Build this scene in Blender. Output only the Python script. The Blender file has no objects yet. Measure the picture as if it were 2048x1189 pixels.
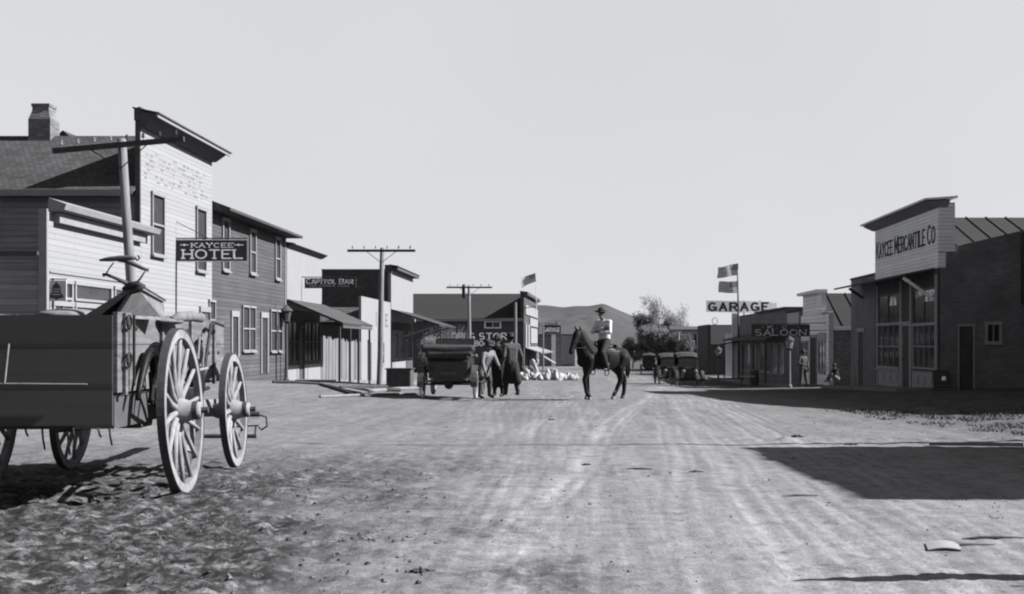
import bpy, bmesh, math, random
import numpy as np
from mathutils import Vector, Matrix
random.seed(7); RN = np.random.RandomState(11)
PI = math.pi; R = math.radians
S = bpy.context.scene
C = S.collection

# ------------------------------------------------------------------ camera
CH = 1.24
cam = bpy.data.cameras.new('camera'); camo = bpy.data.objects.new('camera', cam); C.objects.link(camo)
camo.location = (0, 0, CH); camo.rotation_euler = (R(90), 0, 0)
cam.sensor_width = 36; cam.lens = 2450/2048*36
cam.shift_x = -126/2048; cam.shift_y = 93.5/2048
cam.clip_start = .1; cam.clip_end = 6000
S.camera = camo
# ------------------------------------------------------------------ light
SUN_EL, SUN_AZ = R(37), R(1.2)          # sun stands to the right, a hair beyond the picture plane
w = bpy.data.worlds.new('World'); S.world = w; w.use_nodes = True
nt = w.node_tree; nt.nodes.clear()
out = nt.nodes.new('ShaderNodeOutputWorld'); bg = nt.nodes.new('ShaderNodeBackground')
sky = nt.nodes.new('ShaderNodeTexSky'); sky.sky_type = 'NISHITA'; sky.sun_disc = False
sky.sun_elevation = SUN_EL; sky.sun_rotation = R(90)-SUN_AZ
sky.dust_density = 3; sky.air_density = 1.0
bw = nt.nodes.new('ShaderNodeRGBToBW'); mx = nt.nodes.new('ShaderNodeMix'); mx.data_type = 'RGBA'
# monochrome film: the low sky burns out to an even pale tone, the upper sky keeps the darker clear-sky value
tcw = nt.nodes.new('ShaderNodeTexCoord'); spw = nt.nodes.new('ShaderNodeSeparateXYZ'); mr = nt.nodes.new('ShaderNodeMapRange'); mr.interpolation_type = 'SMOOTHSTEP'
mr.inputs[1].default_value = .27; mr.inputs[2].default_value = .6; mr.inputs[3].default_value = .97; mr.inputs[4].default_value = .0
nt.links.new(tcw.outputs['Generated'], spw.inputs[0]); nt.links.new(spw.outputs[2], mr.inputs[0]); nt.links.new(mr.outputs[0], mx.inputs[0])
mx.inputs[7].default_value = (2.03, 2.045, 2.12, 1)
nt.links.new(sky.outputs[0], bw.inputs[0]); mq = nt.nodes.new('ShaderNodeMath'); mq.operation = 'MULTIPLY'; mq.inputs[1].default_value = .24
nt.links.new(bw.outputs[0], mq.inputs[0]); nt.links.new(mq.outputs[0], mx.inputs[6])
nz = nt.nodes.new('ShaderNodeTexNoise'); nz.inputs['Scale'].default_value = 2.2; nz.inputs['Detail'].default_value = 5
rw = nt.nodes.new('ShaderNodeMapRange'); rw.inputs[1].default_value = .3; rw.inputs[2].default_value = .7; rw.inputs[3].default_value = .965; rw.inputs[4].default_value = 1.03
el = nt.nodes.new('ShaderNodeMapRange'); el.inputs[1].default_value = 0; el.inputs[2].default_value = .3; el.inputs[3].default_value = 1.03; el.inputs[4].default_value = .95
nt.links.new(tcw.outputs['Generated'], nz.inputs['Vector']); nt.links.new(nz.outputs[0], rw.inputs[0]); nt.links.new(spw.outputs[2], el.inputs[0])
mm = nt.nodes.new('ShaderNodeMath'); mm.operation = 'MULTIPLY'; nt.links.new(rw.outputs[0], mm.inputs[0]); nt.links.new(el.outputs[0], mm.inputs[1])
mv = nt.nodes.new('ShaderNodeVectorMath'); mv.operation = 'SCALE'; nt.links.new(mx.outputs[2], mv.inputs[0]); nt.links.new(mm.outputs[0], mv.inputs[3])
nt.links.new(mv.outputs[0], bg.inputs[0]); bg.inputs[1].default_value = .12
nt.links.new(bg.outputs[0], out.inputs[0])
sl = bpy.data.lights.new('sun', 'SUN'); sl.energy = 5; sl.angle = R(.5); sl.color = (1, 1, 1)
so = bpy.data.objects.new('sun', sl); C.objects.link(so)
sd = Vector((math.cos(SUN_EL)*math.cos(SUN_AZ), math.cos(SUN_EL)*math.sin(SUN_AZ), math.sin(SUN_EL)))
so.rotation_euler = sd.to_track_quat('Z', 'Y').to_euler(); so.location = (30, 0, 30)
S.view_settings.view_transform = 'Standard'; S.view_settings.look = 'None'
S.view_settings.gamma = 1; S.view_settings.use_curve_mapping = False
S.view_settings.exposure = 1.6
S.render.engine = 'CYCLES'
S.cycles.max_bounces = 6
S.cycles.filter_width = 2.1

# ------------------------------------------------------------------ helpers
def X_(u, Y): return (u-1150)/2450*Y
def Z_(v, Y): return CH-(v-688)/2450*Y

def tag(o, label=None, cat=None, group=None, kind=None):
    if label: o['label'] = label
    if cat: o['category'] = cat
    if group: o['group'] = group
    if kind: o['kind'] = kind
    return o
def thing(name, label, cat, loc=(0,0,0), rotz=0, group=None):
    o = bpy.data.objects.new(name, None); C.objects.link(o)
    o.empty_display_size = .2
    o.location = loc; o.rotation_euler = (0, 0, rotz)
    return tag(o, label, cat, group)

class MB:
    def __init__(s): s.v = []; s.f = []; s.m = []; s.T = None
    def add(s, vs, fs, mi=0):
        b = len(s.v)
        if s.T is not None: vs = [tuple(s.T @ Vector(p)) for p in vs]
        s.v += [tuple(p) for p in vs]; s.f += [tuple(b+i for i in f) for f in fs]; s.m += [mi]*len(fs)
        return s
    def hexa(s, p, mi=0):   # p: 4 bottom (ccw) + 4 top
        return s.add(p, [(3,2,1,0),(4,5,6,7),(0,1,5,4),(1,2,6,5),(2,3,7,6),(3,0,4,7)], mi)
    def box(s, x0, x1, y0, y1, z0, z1, mi=0):
        return s.hexa([(x0,y0,z0),(x1,y0,z0),(x1,y1,z0),(x0,y1,z0),(x0,y0,z1),(x1,y0,z1),(x1,y1,z1),(x0,y1,z1)], mi)
    def slab(s, quad, t, mi=0):   # quad of 4 points, thickened along its normal (downwards t)
        q = [Vector(p) for p in quad]; n = (q[1]-q[0]).cross(q[3]-q[0]).normalized()
        lo = [p-n*t for p in q]
        return s.hexa(lo+q, mi)
    def tube(s, pts, rad, n=8, mi=0, caps=True, flat=1):
        pts = [Vector(p) for p in pts]
        if not isinstance(rad, (list, tuple)): rad = [rad]*len(pts)
        vs = []; ref = None
        for i, p in enumerate(pts):
            d = (pts[min(i+1, len(pts)-1)]-pts[max(i-1, 0)]).normalized()
            if ref is None:
                ref = Vector((0,0,1)) if abs(d.z) < .9 else Vector((1,0,0))
            a = d.cross(ref).normalized(); b = a.cross(d).normalized(); ref = b
            for k in range(n):
                t = 2*PI*k/n
                vs.append(p+a*math.cos(t)*rad[i]+b*math.sin(t)*rad[i]*flat)
        fs = [(i*n+k, i*n+(k+1)%n, (i+1)*n+(k+1)%n, (i+1)*n+k) for i in range(len(pts)-1) for k in range(n)]
        fs = [f[::-1] for f in fs]
        if caps:
            fs.append(tuple(range(n))); fs.append(tuple(reversed([(len(pts)-1)*n+k for k in range(n)])))
        return s.add(vs, fs, mi)
    def beam(s, p0, p1, w, h, up=(0,0,1), mi=0):
        p0 = Vector(p0); p1 = Vector(p1); d = (p1-p0).normalized(); up = Vector(up)
        a = d.cross(up)
        if a.length < 1e-4: a = d.cross(Vector((1,0,0)))
        a.normalize(); b = a.cross(d).normalized(); a = a*w/2; b = b*h/2
        return s.hexa([p0-a-b, p0+a-b, p1+a-b, p1-a-b, p0-a+b, p0+a+b, p1+a+b, p1-a+b], mi)
    def lathe(s, prof, axis='z', n=24, at=(0,0,0), mi=0):   # prof [(r, h)]
        vs = []
        for r, h in prof:
            for k in range(n):
                t = 2*PI*k/n; a = r*math.cos(t); b = r*math.sin(t)
                p = {'z':(a,b,h),'x':(h,a,b),'y':(b,h,a)}[axis]
                vs.append((p[0]+at[0], p[1]+at[1], p[2]+at[2]))
        fs = [(i*n+k, i*n+(k+1)%n, (i+1)*n+(k+1)%n, (i+1)*n+k) for i in range(len(prof)-1) for k in range(n)]
        fs.append(tuple(reversed(range(n)))); fs.append(tuple((len(prof)-1)*n+k for k in range(n)))
        return s.add(vs, fs, mi)
    def ring(s, r0, r1, h0, h1, axis='x', n=48, at=(0,0,0), mi=0):  # annulus solid
        vs = []
        for k in range(n):
            t = 2*PI*k/n
            for r, h in ((r0,h0),(r1,h0),(r1,h1),(r0,h1)):
                a = r*math.cos(t); b = r*math.sin(t)
                p = {'z':(a,b,h),'x':(h,a,b),'y':(b,h,a)}[axis]
                vs.append((p[0]+at[0], p[1]+at[1], p[2]+at[2]))
        fs = []
        for k in range(n):
            k2 = (k+1)%n
            for j in range(4): fs.append((k*4+j, k*4+(j+1)%4, k2*4+(j+1)%4, k2*4+j))
        return s.add(vs, fs, mi)
    def cap(s, p0, r0, p1, r1, n=12, m=5):      # capsule with rounded ends (closed)
        p0 = Vector(p0); p1 = Vector(p1); d = (p1-p0)
        if d.length < 1e-5: d = Vector((0,0,1e-4)); p1 = p0+d
        d.normalize(); pts = []; rad = []
        for i in range(m):
            t = PI/2*i/m
            pts.append(p0-d*r0*math.cos(t)); rad.append(max(r0*math.sin(t), r0*.08))
        pts.append(p0); rad.append(r0); pts.append(p1); rad.append(r1)
        for i in range(m-1, -1, -1):
            t = PI/2*i/m
            pts.append(p1+d*r1*math.cos(t)); rad.append(max(r1*math.sin(t), r1*.08))
        a = d.cross(Vector((0,0,1)) if abs(d.z) < .9 else Vector((1,0,0))).normalized(); b = a.cross(d)
        vs = [p+a*math.cos(2*PI*k/n)*r+b*math.sin(2*PI*k/n)*r for p, r in zip(pts, rad) for k in range(n)]
        N = len(pts)
        fs = [(i*n+k, i*n+(k+1)%n, (i+1)*n+(k+1)%n, (i+1)*n+k)[::-1] for i in range(N-1) for k in range(n)]
        fs.append(tuple(range(n))); fs.append(tuple(reversed([(N-1)*n+k for k in range(n)])))
        return s.add(vs, fs)
    def ell(s, c, r, n=16, m=10, noise=0):
        c = Vector(c); vs = []
        for i in range(m+1):
            t = PI*i/m; rr = max(math.sin(t), .03)
            for k in range(n):
                q = 1+random.uniform(-noise, noise)
                vs.append((c.x+r[0]*rr*math.cos(2*PI*k/n)*q, c.y+r[1]*rr*math.sin(2*PI*k/n)*q, c.z-r[2]*math.cos(t)*q))
        fs = [(i*n+k, i*n+(k+1)%n, (i+1)*n+(k+1)%n, (i+1)*n+k) for i in range(m) for k in range(n)]
        fs.append(tuple(reversed(range(n)))); fs.append(tuple(m*n+k for k in range(n)))
        return s.add(vs, fs)

def part(name, mb, mats, parent=None, world=False, smooth=False):
    me = bpy.data.meshes.new(name)
    vs = mb.v
    if world and parent is not None:
        r = parent
        while r.parent: r = r.parent
        l = r.location; vs = [(a-l.x, b-l.y, c-l.z) for a, b, c in vs]
    me.from_pydata([tuple(p) for p in vs], [], mb.f)
    if not isinstance(mats, (list, tuple)): mats = [mats]
    for m in mats: me.materials.append(m)
    if len(mats) > 1: me.polygons.foreach_set('material_index', mb.m)
    if smooth: me.polygons.foreach_set('use_smooth', [True]*len(me.polygons))
    me.update()
    o = bpy.data.objects.new(name, me); C.objects.link(o)
    if parent is not None: o.parent = parent
    return o
def W(name, mb, m, parent, smooth=False): return part(name, mb, m, parent, True, smooth)
def blob(name, mb, m, parent=None, vox=.012, it=4):  # fuse overlapping solids into one continuous skin
    o = part(name, mb, m, parent)
    r = o.modifiers.new('r', 'REMESH'); r.mode = 'VOXEL'; r.voxel_size = vox; r.use_smooth_shade = True
    q = o.modifiers.new('s', 'SMOOTH'); q.factor = .5; q.iterations = it
    dg = bpy.context.evaluated_depsgraph_get(); dg.update()
    me = bpy.data.meshes.new_from_object(o.evaluated_get(dg))
    o.modifiers.clear(); old = o.data; o.data = me; bpy.data.meshes.remove(old)
    me.polygons.foreach_set('use_smooth', [True]*len(me.polygons))
    if not me.materials: me.materials.append(m)
    return o
def copy_tree(o, parent=None):
    c = o.copy(); C.objects.link(c); c.parent = parent
    for ch in list(o.children): copy_tree(ch, c)
    return c

# ------------------------------------------------------------------ materials
def g3(v): return (v*.98, v*.985, v*1.025, 1)
class NT:
    def __init__(s, name, rough=.9, metal=0):
        s.m = bpy.data.materials.new(name); s.m.use_nodes = True; s.t = s.m.node_tree
        s.b = s.t.nodes['Principled BSDF']; s.b.inputs['Roughness'].default_value = rough
        s.b.inputs['Metallic'].default_value = metal
        s.b.inputs['Specular IOR Level'].default_value = .25
        s.tc = s.t.nodes.new('ShaderNodeTexCoord')
    def n(s, t, **k):
        x = s.t.nodes.new(t)
        for a, v in k.items(): setattr(x, a, v)
        return x
    def l(s, a, b): s.t.links.new(a, b)
    def math(s, op, a, b=None, c=None, clamp=False):
        x = s.n('ShaderNodeMath', operation=op); x.use_clamp = clamp
        for i, v in enumerate((a, b, c)):
            if v is None: continue
            if isinstance(v, (int, float)): x.inputs[i].default_value = v
            else: s.l(v, x.inputs[i])
        return x.outputs[0]
    def noise(s, vec=None, scale=5, detail=5, rough=.6, stretch=None):
        x = s.n('ShaderNodeTexNoise'); x.inputs['Scale'].default_value = scale
        x.inputs['Detail'].default_value = detail; x.inputs['Roughness'].default_value = rough
        v = vec or s.tc.outputs['Object']
        if stretch:
            mp = s.n('ShaderNodeMapping'); mp.inputs['Scale'].default_value = stretch; s.l(v, mp.inputs[0]); v = mp.outputs[0]
        s.l(v, x.inputs['Vector']); return x.outputs['Fac']
    def ramp(s, f, stops):
        x = s.n('ShaderNodeValToRGB'); e = x.color_ramp.elements
        while len(e) < len(stops): e.new(.5)
        for q, (p, v) in zip(e, stops): q.position = p; q.color = (v, v, v, 1)
        s.l(f, x.inputs[0]); return x.outputs[0]
    def color(s, base, fac):   # base * fac (fac a value socket)
        x = s.n('ShaderNodeMix', data_type='RGBA', blend_type='MULTIPLY'); x.inputs[0].default_value = 1
        x.inputs[6].default_value = g3(base); s.l(fac, x.inputs[7]); s.l(x.outputs[2], s.b.inputs['Base Color'])
    def bump(s, h, strength=.5, dist=.02):
        x = s.n('ShaderNodeBump'); x.inputs['Strength'].default_value = strength; x.inputs['Distance'].default_value = dist
        s.l(h, x.inputs['Height']); s.l(x.outputs[0], s.b.inputs['Normal'])
    def sep(s):
        x = s.n('ShaderNodeSeparateXYZ'); s.l(s.tc.outputs['Object'], x.inputs[0]); return x.outputs

def M_plain(name, base, var=.25, scale=6, rough=.9, metal=0, bump=.3, stretch=None, bd=.01):
    k = NT(name, rough, metal); f = k.noise(scale=scale, stretch=stretch)
    k.color(base, k.ramp(f, [(.25, 1-var), (.75, 1+var)]))
    if bump: k.bump(f, bump, bd)
    return k.m
def M_siding(name, base, board=.14, line=.55, var=.15, horiz=True, wear=0, boardvar=.06, bump=.8):
    k = NT(name, .85); o = k.sep()
    c = o[2] if horiz else k.math('ADD', o[0], o[1])
    q = k.math('DIVIDE', c, board); fr = k.math('FRACT', q); fl = k.math('FLOOR', q)
    ln = k.ramp(fr, [(0, line), (.1, .5+line/2), (.2, 1), (1, 1)])  # lap shadow put into the colour as a dark line along each board
    wn = k.n('ShaderNodeTexWhiteNoise', noise_dimensions='1D'); k.l(fl, wn.inputs['W'])
    bv = k.ramp(wn.outputs['Value'], [(0, 1-boardvar), (1, 1+boardvar)])
    st = (.5, .5, 9) if horiz else (8, 8, .5)
    n1 = k.ramp(k.noise(scale=1.6, stretch=st, detail=6), [(.25, 1-var), (.75, 1+var)])
    n2 = k.ramp(k.noise(scale=.6, detail=6), [(.3, 1-var*.7), (.7, 1+var*.7)])
    f = k.math('MULTIPLY', k.math('MULTIPLY', ln, bv), k.math('MULTIPLY', n1, n2))
    if horiz:
        jf = k.math('FRACT', k.math('ADD', k.math('DIVIDE', k.math('ADD', o[0], o[1]), 3.7), k.math('MULTIPLY', wn.outputs['Value'], 7.3)))
        f = k.math('MULTIPLY', f, k.ramp(jf, [(0, .45+.4*line), (.004, .45+.4*line), (.006, 1), (1, 1)]))
    if wear:
        wv = k.ramp(k.noise(scale=3.2, stretch=(1,1,3), detail=8, rough=.75), [(.56, 1), (.66, 1-wear)])
        f = k.math('MULTIPLY', f, wv)
    k.color(base, f)
    k.bump(k.math('SUBTRACT', 1, fr) if horiz else k.ramp(fr, [(0, 0), (.08, 1), (.92, 1), (1, 0)]), bump, .02)
    return k.m
def M_brick(name, base, w=.21, h=.075, mortar=.7, var=.25, slope=False):
    k = NT(name, .9); o = k.sep()
    cb = k.n('ShaderNodeCombineXYZ'); k.l(k.math('ADD', o[0], o[1]) if not slope else o[0], cb.inputs[0])
    k.l(o[2] if not slope else k.math('MULTIPLY', o[2], 1.9), cb.inputs[1])
    br = k.n('ShaderNodeTexBrick'); k.l(cb.outputs[0], br.inputs['Vector'])
    br.inputs['Scale'].default_value = 1; br.inputs['Brick Width'].default_value = w; br.inputs['Row Height'].default_value = h
    br.inputs['Mortar Size'].default_value = h*.1
    br.inputs['Color1'].default_value = (1-var,)*3+(1,); br.inputs['Color2'].default_value = (1+var,)*3+(1,)
    br.inputs['Mortar'].default_value = (mortar,)*3+(1,)
    n = k.ramp(k.noise(scale=.9, detail=7), [(.25, .72), (.75, 1.3)])
    k.color(base, k.math('MULTIPLY', br.outputs['Color'], n)); k.bump(br.outputs['Fac'], -.5, .012)
    return k.m
def M_leaf(name, base):
    k = NT(name, 1); f = k.ramp(k.noise(scale=1.1, detail=4), [(.3, .6), (.7, 1.35)]); k.color(base, f)
    tr = k.n('ShaderNodeBsdfTranslucent'); tr.inputs[0].default_value = g3(base*1.0); ms = k.n('ShaderNodeMixShader'); ms.inputs[0].default_value = .5
    ou = k.t.nodes['Material Output']; k.l(k.b.outputs[0], ms.inputs[1]); k.l(tr.outputs[0], ms.inputs[2]); k.l(ms.outputs[0], ou.inputs[0]); return k.m
def M_glass(name='window_glass', base=.02):
    k = NT(name, .08); k.b.inputs['Base Color'].default_value = g3(base); k.b.inputs['Specular IOR Level'].default_value = .5
    k.bump(k.noise(scale=1.3, detail=2), .12, .05); return k.m

m_hotel = M_siding('white_clapboard', .166, .125, .82, .04, wear=0)
m_hotel2 = M_siding('white_clapboard_narrow', .165, .13, .78, .03)
m_white = M_plain('white_paint', .16, .06, 2, bump=.1)
m_trimw = M_plain('weathered_white_trim', .15, .14, 5)
m_grey = M_siding('unpainted_grey_siding', .043, .135, .45, .22, boardvar=.16)
m_greyd = M_siding('dark_grey_siding', .155, .15, .5, .25, boardvar=.15)
m_mercs = M_siding('pale_siding_weathered', .58, .125, .38, .10, boardvar=.08, bump=1)
m_sals = M_siding('saloon_siding', .62, .2, .5, .12, boardvar=.08)
m_black = M_brick('dark_brick', .115, mortar=.85, var=.14)
m_brickm = M_brick('mid_brick', .12, var=.3)
m_shing = M_brick('wood_shingle', .040, .16, .15, .55, .28, slope=True)
m_shingd = M_brick('dark_shingle', .03, .2, .2, .6, .3, slope=True)
m_tar = M_plain('tar_roof', .04, .3, 3)
m_dark = M_plain('dark_paint', .046, .3, 4)
m_soff = M_plain('dark_soffit', .05, .2, 4)
m_dwood = M_plain('dark_wood', .05, .35, 5, stretch=(1,1,6))
m_fence = M_siding('raw_vertical_boards', .12, .17, .45, .2, horiz=False, boardvar=.22)
m_metalroof = M_plain('painted_metal_roof', .011, .25, 1.3, .95, bump=.15)
m_seam = M_plain('roof_seam', .016, .1, 3)
m_pole = M_plain('pole_wood', .12, .35, 4, stretch=(3,3,.4), bump=.5)
m_arm = M_plain('crossarm_wood', .03, .3, 4)
m_insul = M_plain('insulator_glass', .14, .1, 3, .2)
m_iron = M_plain('dark_iron', .014, .3, 20, .55)
m_signk = M_plain('black_sign_paint', .04, .25, 6)
m_signl = M_plain('sign_letter_white', .95, .08, 12, bump=0)
m_signf = M_plain('sign_letter_faded', .62, .45, 14, bump=0)
k = NT('faded_lettering', .9); k.color(.158, k.ramp(k.noise(scale=3, detail=5, rough=.8), [(.40, .95), (.52, .62), (.66, .35)])); m_ghost = k.m
m_merct = M_plain('mercantile_lettering', .05, .4, 12, bump=0)
m_glass = M_glass(); m_curt = M_plain('window_shade', .018, .3, 3)
m_skyrefl = M_plain('painted_sky_reflection', .5, .1, 3, .3)
m_wheel = M_plain('pale_wheel_paint', .15, .42, 7, stretch=(1,1,1), bump=.3)
m_wagon = M_plain('weathered_wagon_boards', .085, .5, 7, stretch=(1,.25,2.4), bump=.5)
m_tailg = M_siding('tailgate_planks', .037, .30, .5, .12, boardvar=.10, bump=.3)
m_rod = M_plain('worn_rod', .16, .3, 20)
m_wagond = M_plain('dark_wagon_wood', .048, .22, 6, bump=.4)
m_canvas = M_plain('stained_board', .10, .38, 5, stretch=(1,2.5,1.4), bump=.5)
m_tyre = M_plain('iron_tyre', .035, .3, 18, .6)
m_skin = M_plain('skin', .075, .1, 20, .6, bump=0)
m_hat = M_plain('dark_felt', .02, .25, 12)
m_shirtw = M_plain('white_shirt', .36, .10, 9, bump=.5, bd=.02)
m_shirtg = M_plain('grey_shirt', .042, .25, 12, bump=.5)
m_coatl = M_plain('light_coat', .12, .25, 9, bump=.5, bd=.02)
m_coatd = M_plain('dark_coat', .012, .3, 9, bump=.5)
m_trou = M_plain('dark_trousers', .014, .3, 9, bump=.5)
m_trol = M_plain('light_stocking', .13, .15, 12)
m_boot = M_plain('boot_leather', .014, .2, 12, .5)
m_cloth = M_plain('grey_cloth', .035, .2, 12)
m_horse = M_plain('dark_horse_coat', .007, .5, 4, .7, bump=.3)
m_hoof = M_plain('white_sock', .14, .2, 15)
m_mane = M_plain('black_mane', .008, .3, 20, .7)
m_leath = M_plain('dark_leather', .006, .3, 12, .5)
m_car = M_plain('black_car_enamel', .022, .3, 3, .35)
m_cartop = M_plain('car_top_fabric', .026, .3, 8)
m_rubber = M_plain('pale_rubber_tyre', .34, .25, 10)
m_dust = M_plain('dusty_fender', .04, .45, 4, .6)
m_lamp = M_plain('lamp_glass', .18, .2, 8, .2)
m_sack = M_plain('white_sacking', .24, .18, 5, bump=.4)
m_caster = M_plain('caster_bark', .05, .35, 9, stretch=(3,3,.5), bump=.6)
m_leaf = M_leaf('pale_leaf', .19)
m_leafd = M_leaf('dark_leaf', .13)
m_twig = M_plain('twig_bark', .10, .3, 5, bump=0)
m_grass = M_plain('dry_grass', .07, .6, 2.5, bump=0)
m_dirtc = M_plain('dirt_clod', .09, .4, 20, bump=.5)
for q_ in (m_horse, m_leath): q_.node_tree.nodes['Principled BSDF'].inputs['Specular IOR Level'].default_value = .12
m_dung = M_plain('dark_manure', .03, .4, 20, bump=.5)
m_plankl = M_plain('pale_plank', .13, .3, 6, stretch=(.5,3,3))
m_plankd = M_plain('dark_plank', .032, .4, 6, stretch=(.5,3,3))
m_paper = M_plain('pale_tin', .19, .15, 6, .6)
m_sg = M_plain('sign_panel_grey', .34, .15, 6)
m_flagl = M_plain('flag_light', .15, .12, 5, bump=0); m_flagd = M_plain('flag_dark', .05, .15, 5, bump=0)
m_flagc = M_plain('flag_canton', .025, .1, 5, bump=0)

def pale(n, v): return M_plain(n, v, .15, 6)
# ------------------------------------------------------------------ ground
BY = np.array([-60, 0, 10, 34, 41, 44, 60, 74, 122, 200, 500, 3000.]); BZ = np.array([0, 0, 0, -.31, -.45, -.55, -.93, -1.24, -1.72, -2.0, -1.6, -2.])
def tz(x, y):
    z = float(np.interp(y, BY, BZ))
    k = min(max((78-y)/33, 0), 1)*min(max((y-14)/22, 0), 1)
    if x < -3: z += .057*min(-3-x, 9)*k
    if x > 8: z += .03*min(x-8, 6)*k
    return z
def tza(x, y):
    z = np.interp(y, BY, BZ); k = np.clip((78-y)/33, 0, 1)*np.clip((y-14)/22, 0, 1)
    z = z+.057*np.clip(-3-x, 0, 9)*k+.03*np.clip(x-8, 0, 6)*k
    return z
PERM = RN.rand(512, 512)
def vn(x, y):
    xi = np.floor(x).astype(int); yi = np.floor(y).astype(int); fx = x-xi; fy = y-yi
    fx = fx*fx*(3-2*fx); fy = fy*fy*(3-2*fy)
    a = PERM[xi%512, yi%512]; b = PERM[(xi+1)%512, yi%512]; c = PERM[xi%512, (yi+1)%512]; d = PERM[(xi+1)%512, (yi+1)%512]
    return (a*(1-fx)+b*fx)*(1-fy)+(c*(1-fx)+d*fx)*fy-.5
def ss(x, a, b): t = np.clip((x-a)/(b-a), 0, 1); return t*t*(3-2*t)
def gpt(u, v):
    Y = 10.
    for _ in range(40): Y = (CH-tz(X_(u, Y), Y))*2450/(v-688)
    return X_(u, Y), Y
TRK = []   # worn wheel tracks: (points seen on the street, half width, strength)
for pts_, wd, st in [
    ([(1330,770),(1290,800),(1215,850),(1175,900),(1120,980),(1040,1060),(930,1160),(880,1230)], .13, 1.),
    ([(1240,770),(1222,800),(1165,840),(1120,900),(1090,1000),(1070,1100),(1060,1230)], .09, .55),
    ([(1060,770),(1085,800),(1065,870),(1055,960),(1010,1060),(985,1189),(980,1260)], .05, .7),
    ([(1145,790),(1110,820),(1070,860),(1040,950),(950,1080),(880,1200)], .05, .75),
    ([(1300,770),(1310,800),(1340,860),(1350,930),(1355,1010),(1390,1100),(1420,1240)], .08, .6),
    ([(1310,765),(1345,800),(1400,860),(1440,930),(1500,1020),(1560,1100),(1640,1240)], .10, .9),
    ([(1330,765),(1385,810),(1450,870),(1530,950),(1650,1050),(1790,1160),(1850,1240)], .07, .7),
    ([(1360,775),(1470,850),(1560,910),(1700,1010),(1860,1100),(2010,1200)], .06, .8),
    ([(1400,790),(1560,870),(1750,960),(1900,1050),(2048,1150),(2200,1240)], .055, .9),
    ([(1160,780),(1170,850),(1200,950),(1200,1060),(1190,1240)], .06, .5),
    ([(960,770),(940,850),(900,930),(800,1040),(700,1189),(680,1240)], .05, .35),
    ([(1000,775),(985,830),(985,870),(1000,930),(960,1040),(900,1240)], .04, .45)]:
    g = sorted([gpt(a, b_) for a, b_ in pts_], key=lambda q: q[1])
    TRK.append((np.array([q[1] for q in g]), np.array([q[0] for q in g]), wd, st))
for q_ in list(TRK):
    TRK.append((q_[0], q_[1]+.17, q_[2]*.45, q_[3]*.9)); TRK.append((q_[0], q_[1]-.22+q_[2], q_[2]*.35, q_[3]*.8)); TRK.append((q_[0]+.01, q_[1]+.42-q_[2], .022, q_[3]*.7))
TRK = [(a, b_, max(w_*.62, .02), s_) for a, b_, w_, s_ in TRK]
def tracks(X, Y):
    t = np.zeros_like(X); wob = vn(Y*.22, Y*0+3)*.16
    for gy, gx, wd, st in TRK:
        xt = np.interp(Y, gy, gx)+wob+vn(Y*.7+wd*900, Y*0+wd*77)*.05; sl = np.gradient(gx, gy); s_ = np.sqrt(1+np.interp(Y, gy, sl)**2)
        wv = wd*(1+.5*vn(Y*1.1, Y*0+wd*50))*(1+np.clip(Y-8, 0, 60)*.035)
        t = np.maximum(t, st*np.exp(-((X-xt)/s_/wv)**2)*np.clip(.75+1.3*vn(X*1.7+5, Y*.5+wd*99), .1, 1.2)*(Y > gy[0]-1)*(Y < gy[-1]+25))
    return t
def roughm(X, Y): return (1-ss(X+vn(X*.9, Y*.9)*1.7+vn(X*2.7, Y*2.7)*1.2+vn(X*7, Y*7)*.5, -2.4, .3))*(1-ss(Y, 9, 18))
def relief(X, Y):
    rm = roughm(X, Y); rv = ss(X, 5, 9)*(1-ss(Y, 24, 45))
    far = 1-ss(Y, 25, 90)*.6
    h = vn(X*.8, Y*.8)*.04+vn(X*2.1+9, Y*2.1)*.028+vn(X*5+3, Y*4.4)*.016+vn(X*10, Y*10+5)*.010
    c1 = np.abs(vn(X*4+40, Y*4.6)); c2 = np.abs(vn(X*8+10, Y*9+4)); c3 = np.clip(vn(X*6.1+7, Y*6.7)-.05, 0, 1)
    c4 = np.clip(vn(X*13+3, Y*15+9)-.08, 0, 1)
    cl = (.06*c3+.03*(.4-c1)+.03*(.4-c2)+.05*vn(X*14, Y*15)+.07*c4)
    hoof = -np.clip(.30-np.abs(vn(X*3.3+70, Y*3.3))*2.2, 0, 1)*np.clip(vn(X*5+20, Y*5+20)+.05, 0, 1)*.05
    t = tracks(X, Y)
    lip = np.exp(-((Y-16.6+vn(X*1.5, X*0)*.5)/.5)**2)*ss(X, 1.5, 3)*(.05+.09*np.clip(vn(X*5, Y*5+30), -.1, 1))
    return (h*(.55-.3*np.clip(t, 0, 1)+.45*rm)+hoof*.7-t*.010+rm*cl+rv*cl*.6+lip)*far
ys = [-40, -20, -8, 0, 2, 3, 4]
while ys[-1] < 3000: ys.append(ys[-1]+.032+(ys[-1]-4)*.0045 if ys[-1] < 130 else ys[-1]*1.05)
xs = [0.0]
while xs[-1] < 2000: xs.append(xs[-1]+(.036 if xs[-1] < 3.6 else min(.036+(xs[-1]-3.6)*.012, .09) if xs[-1] < 12 else .09+(xs[-1]-12)*.05))
xs = sorted(set([-x for x in xs]+xs))
GX, GY = np.meshgrid(np.array(xs), np.array(ys)); GZ = tza(GX, GY)+relief(GX, GY)*(np.abs(GX) < 60)*(GY < 200)*(GY > 1)
nv = GX.size; nx_ = len(xs); ny_ = len(ys)
me = bpy.data.meshes.new('ground'); me.vertices.add(nv)
me.vertices.foreach_set('co', np.stack([GX, GY, GZ], -1).ravel())
ii = (np.arange(ny_-1)[:, None]*nx_+np.arange(nx_-1)[None]).ravel()
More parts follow.
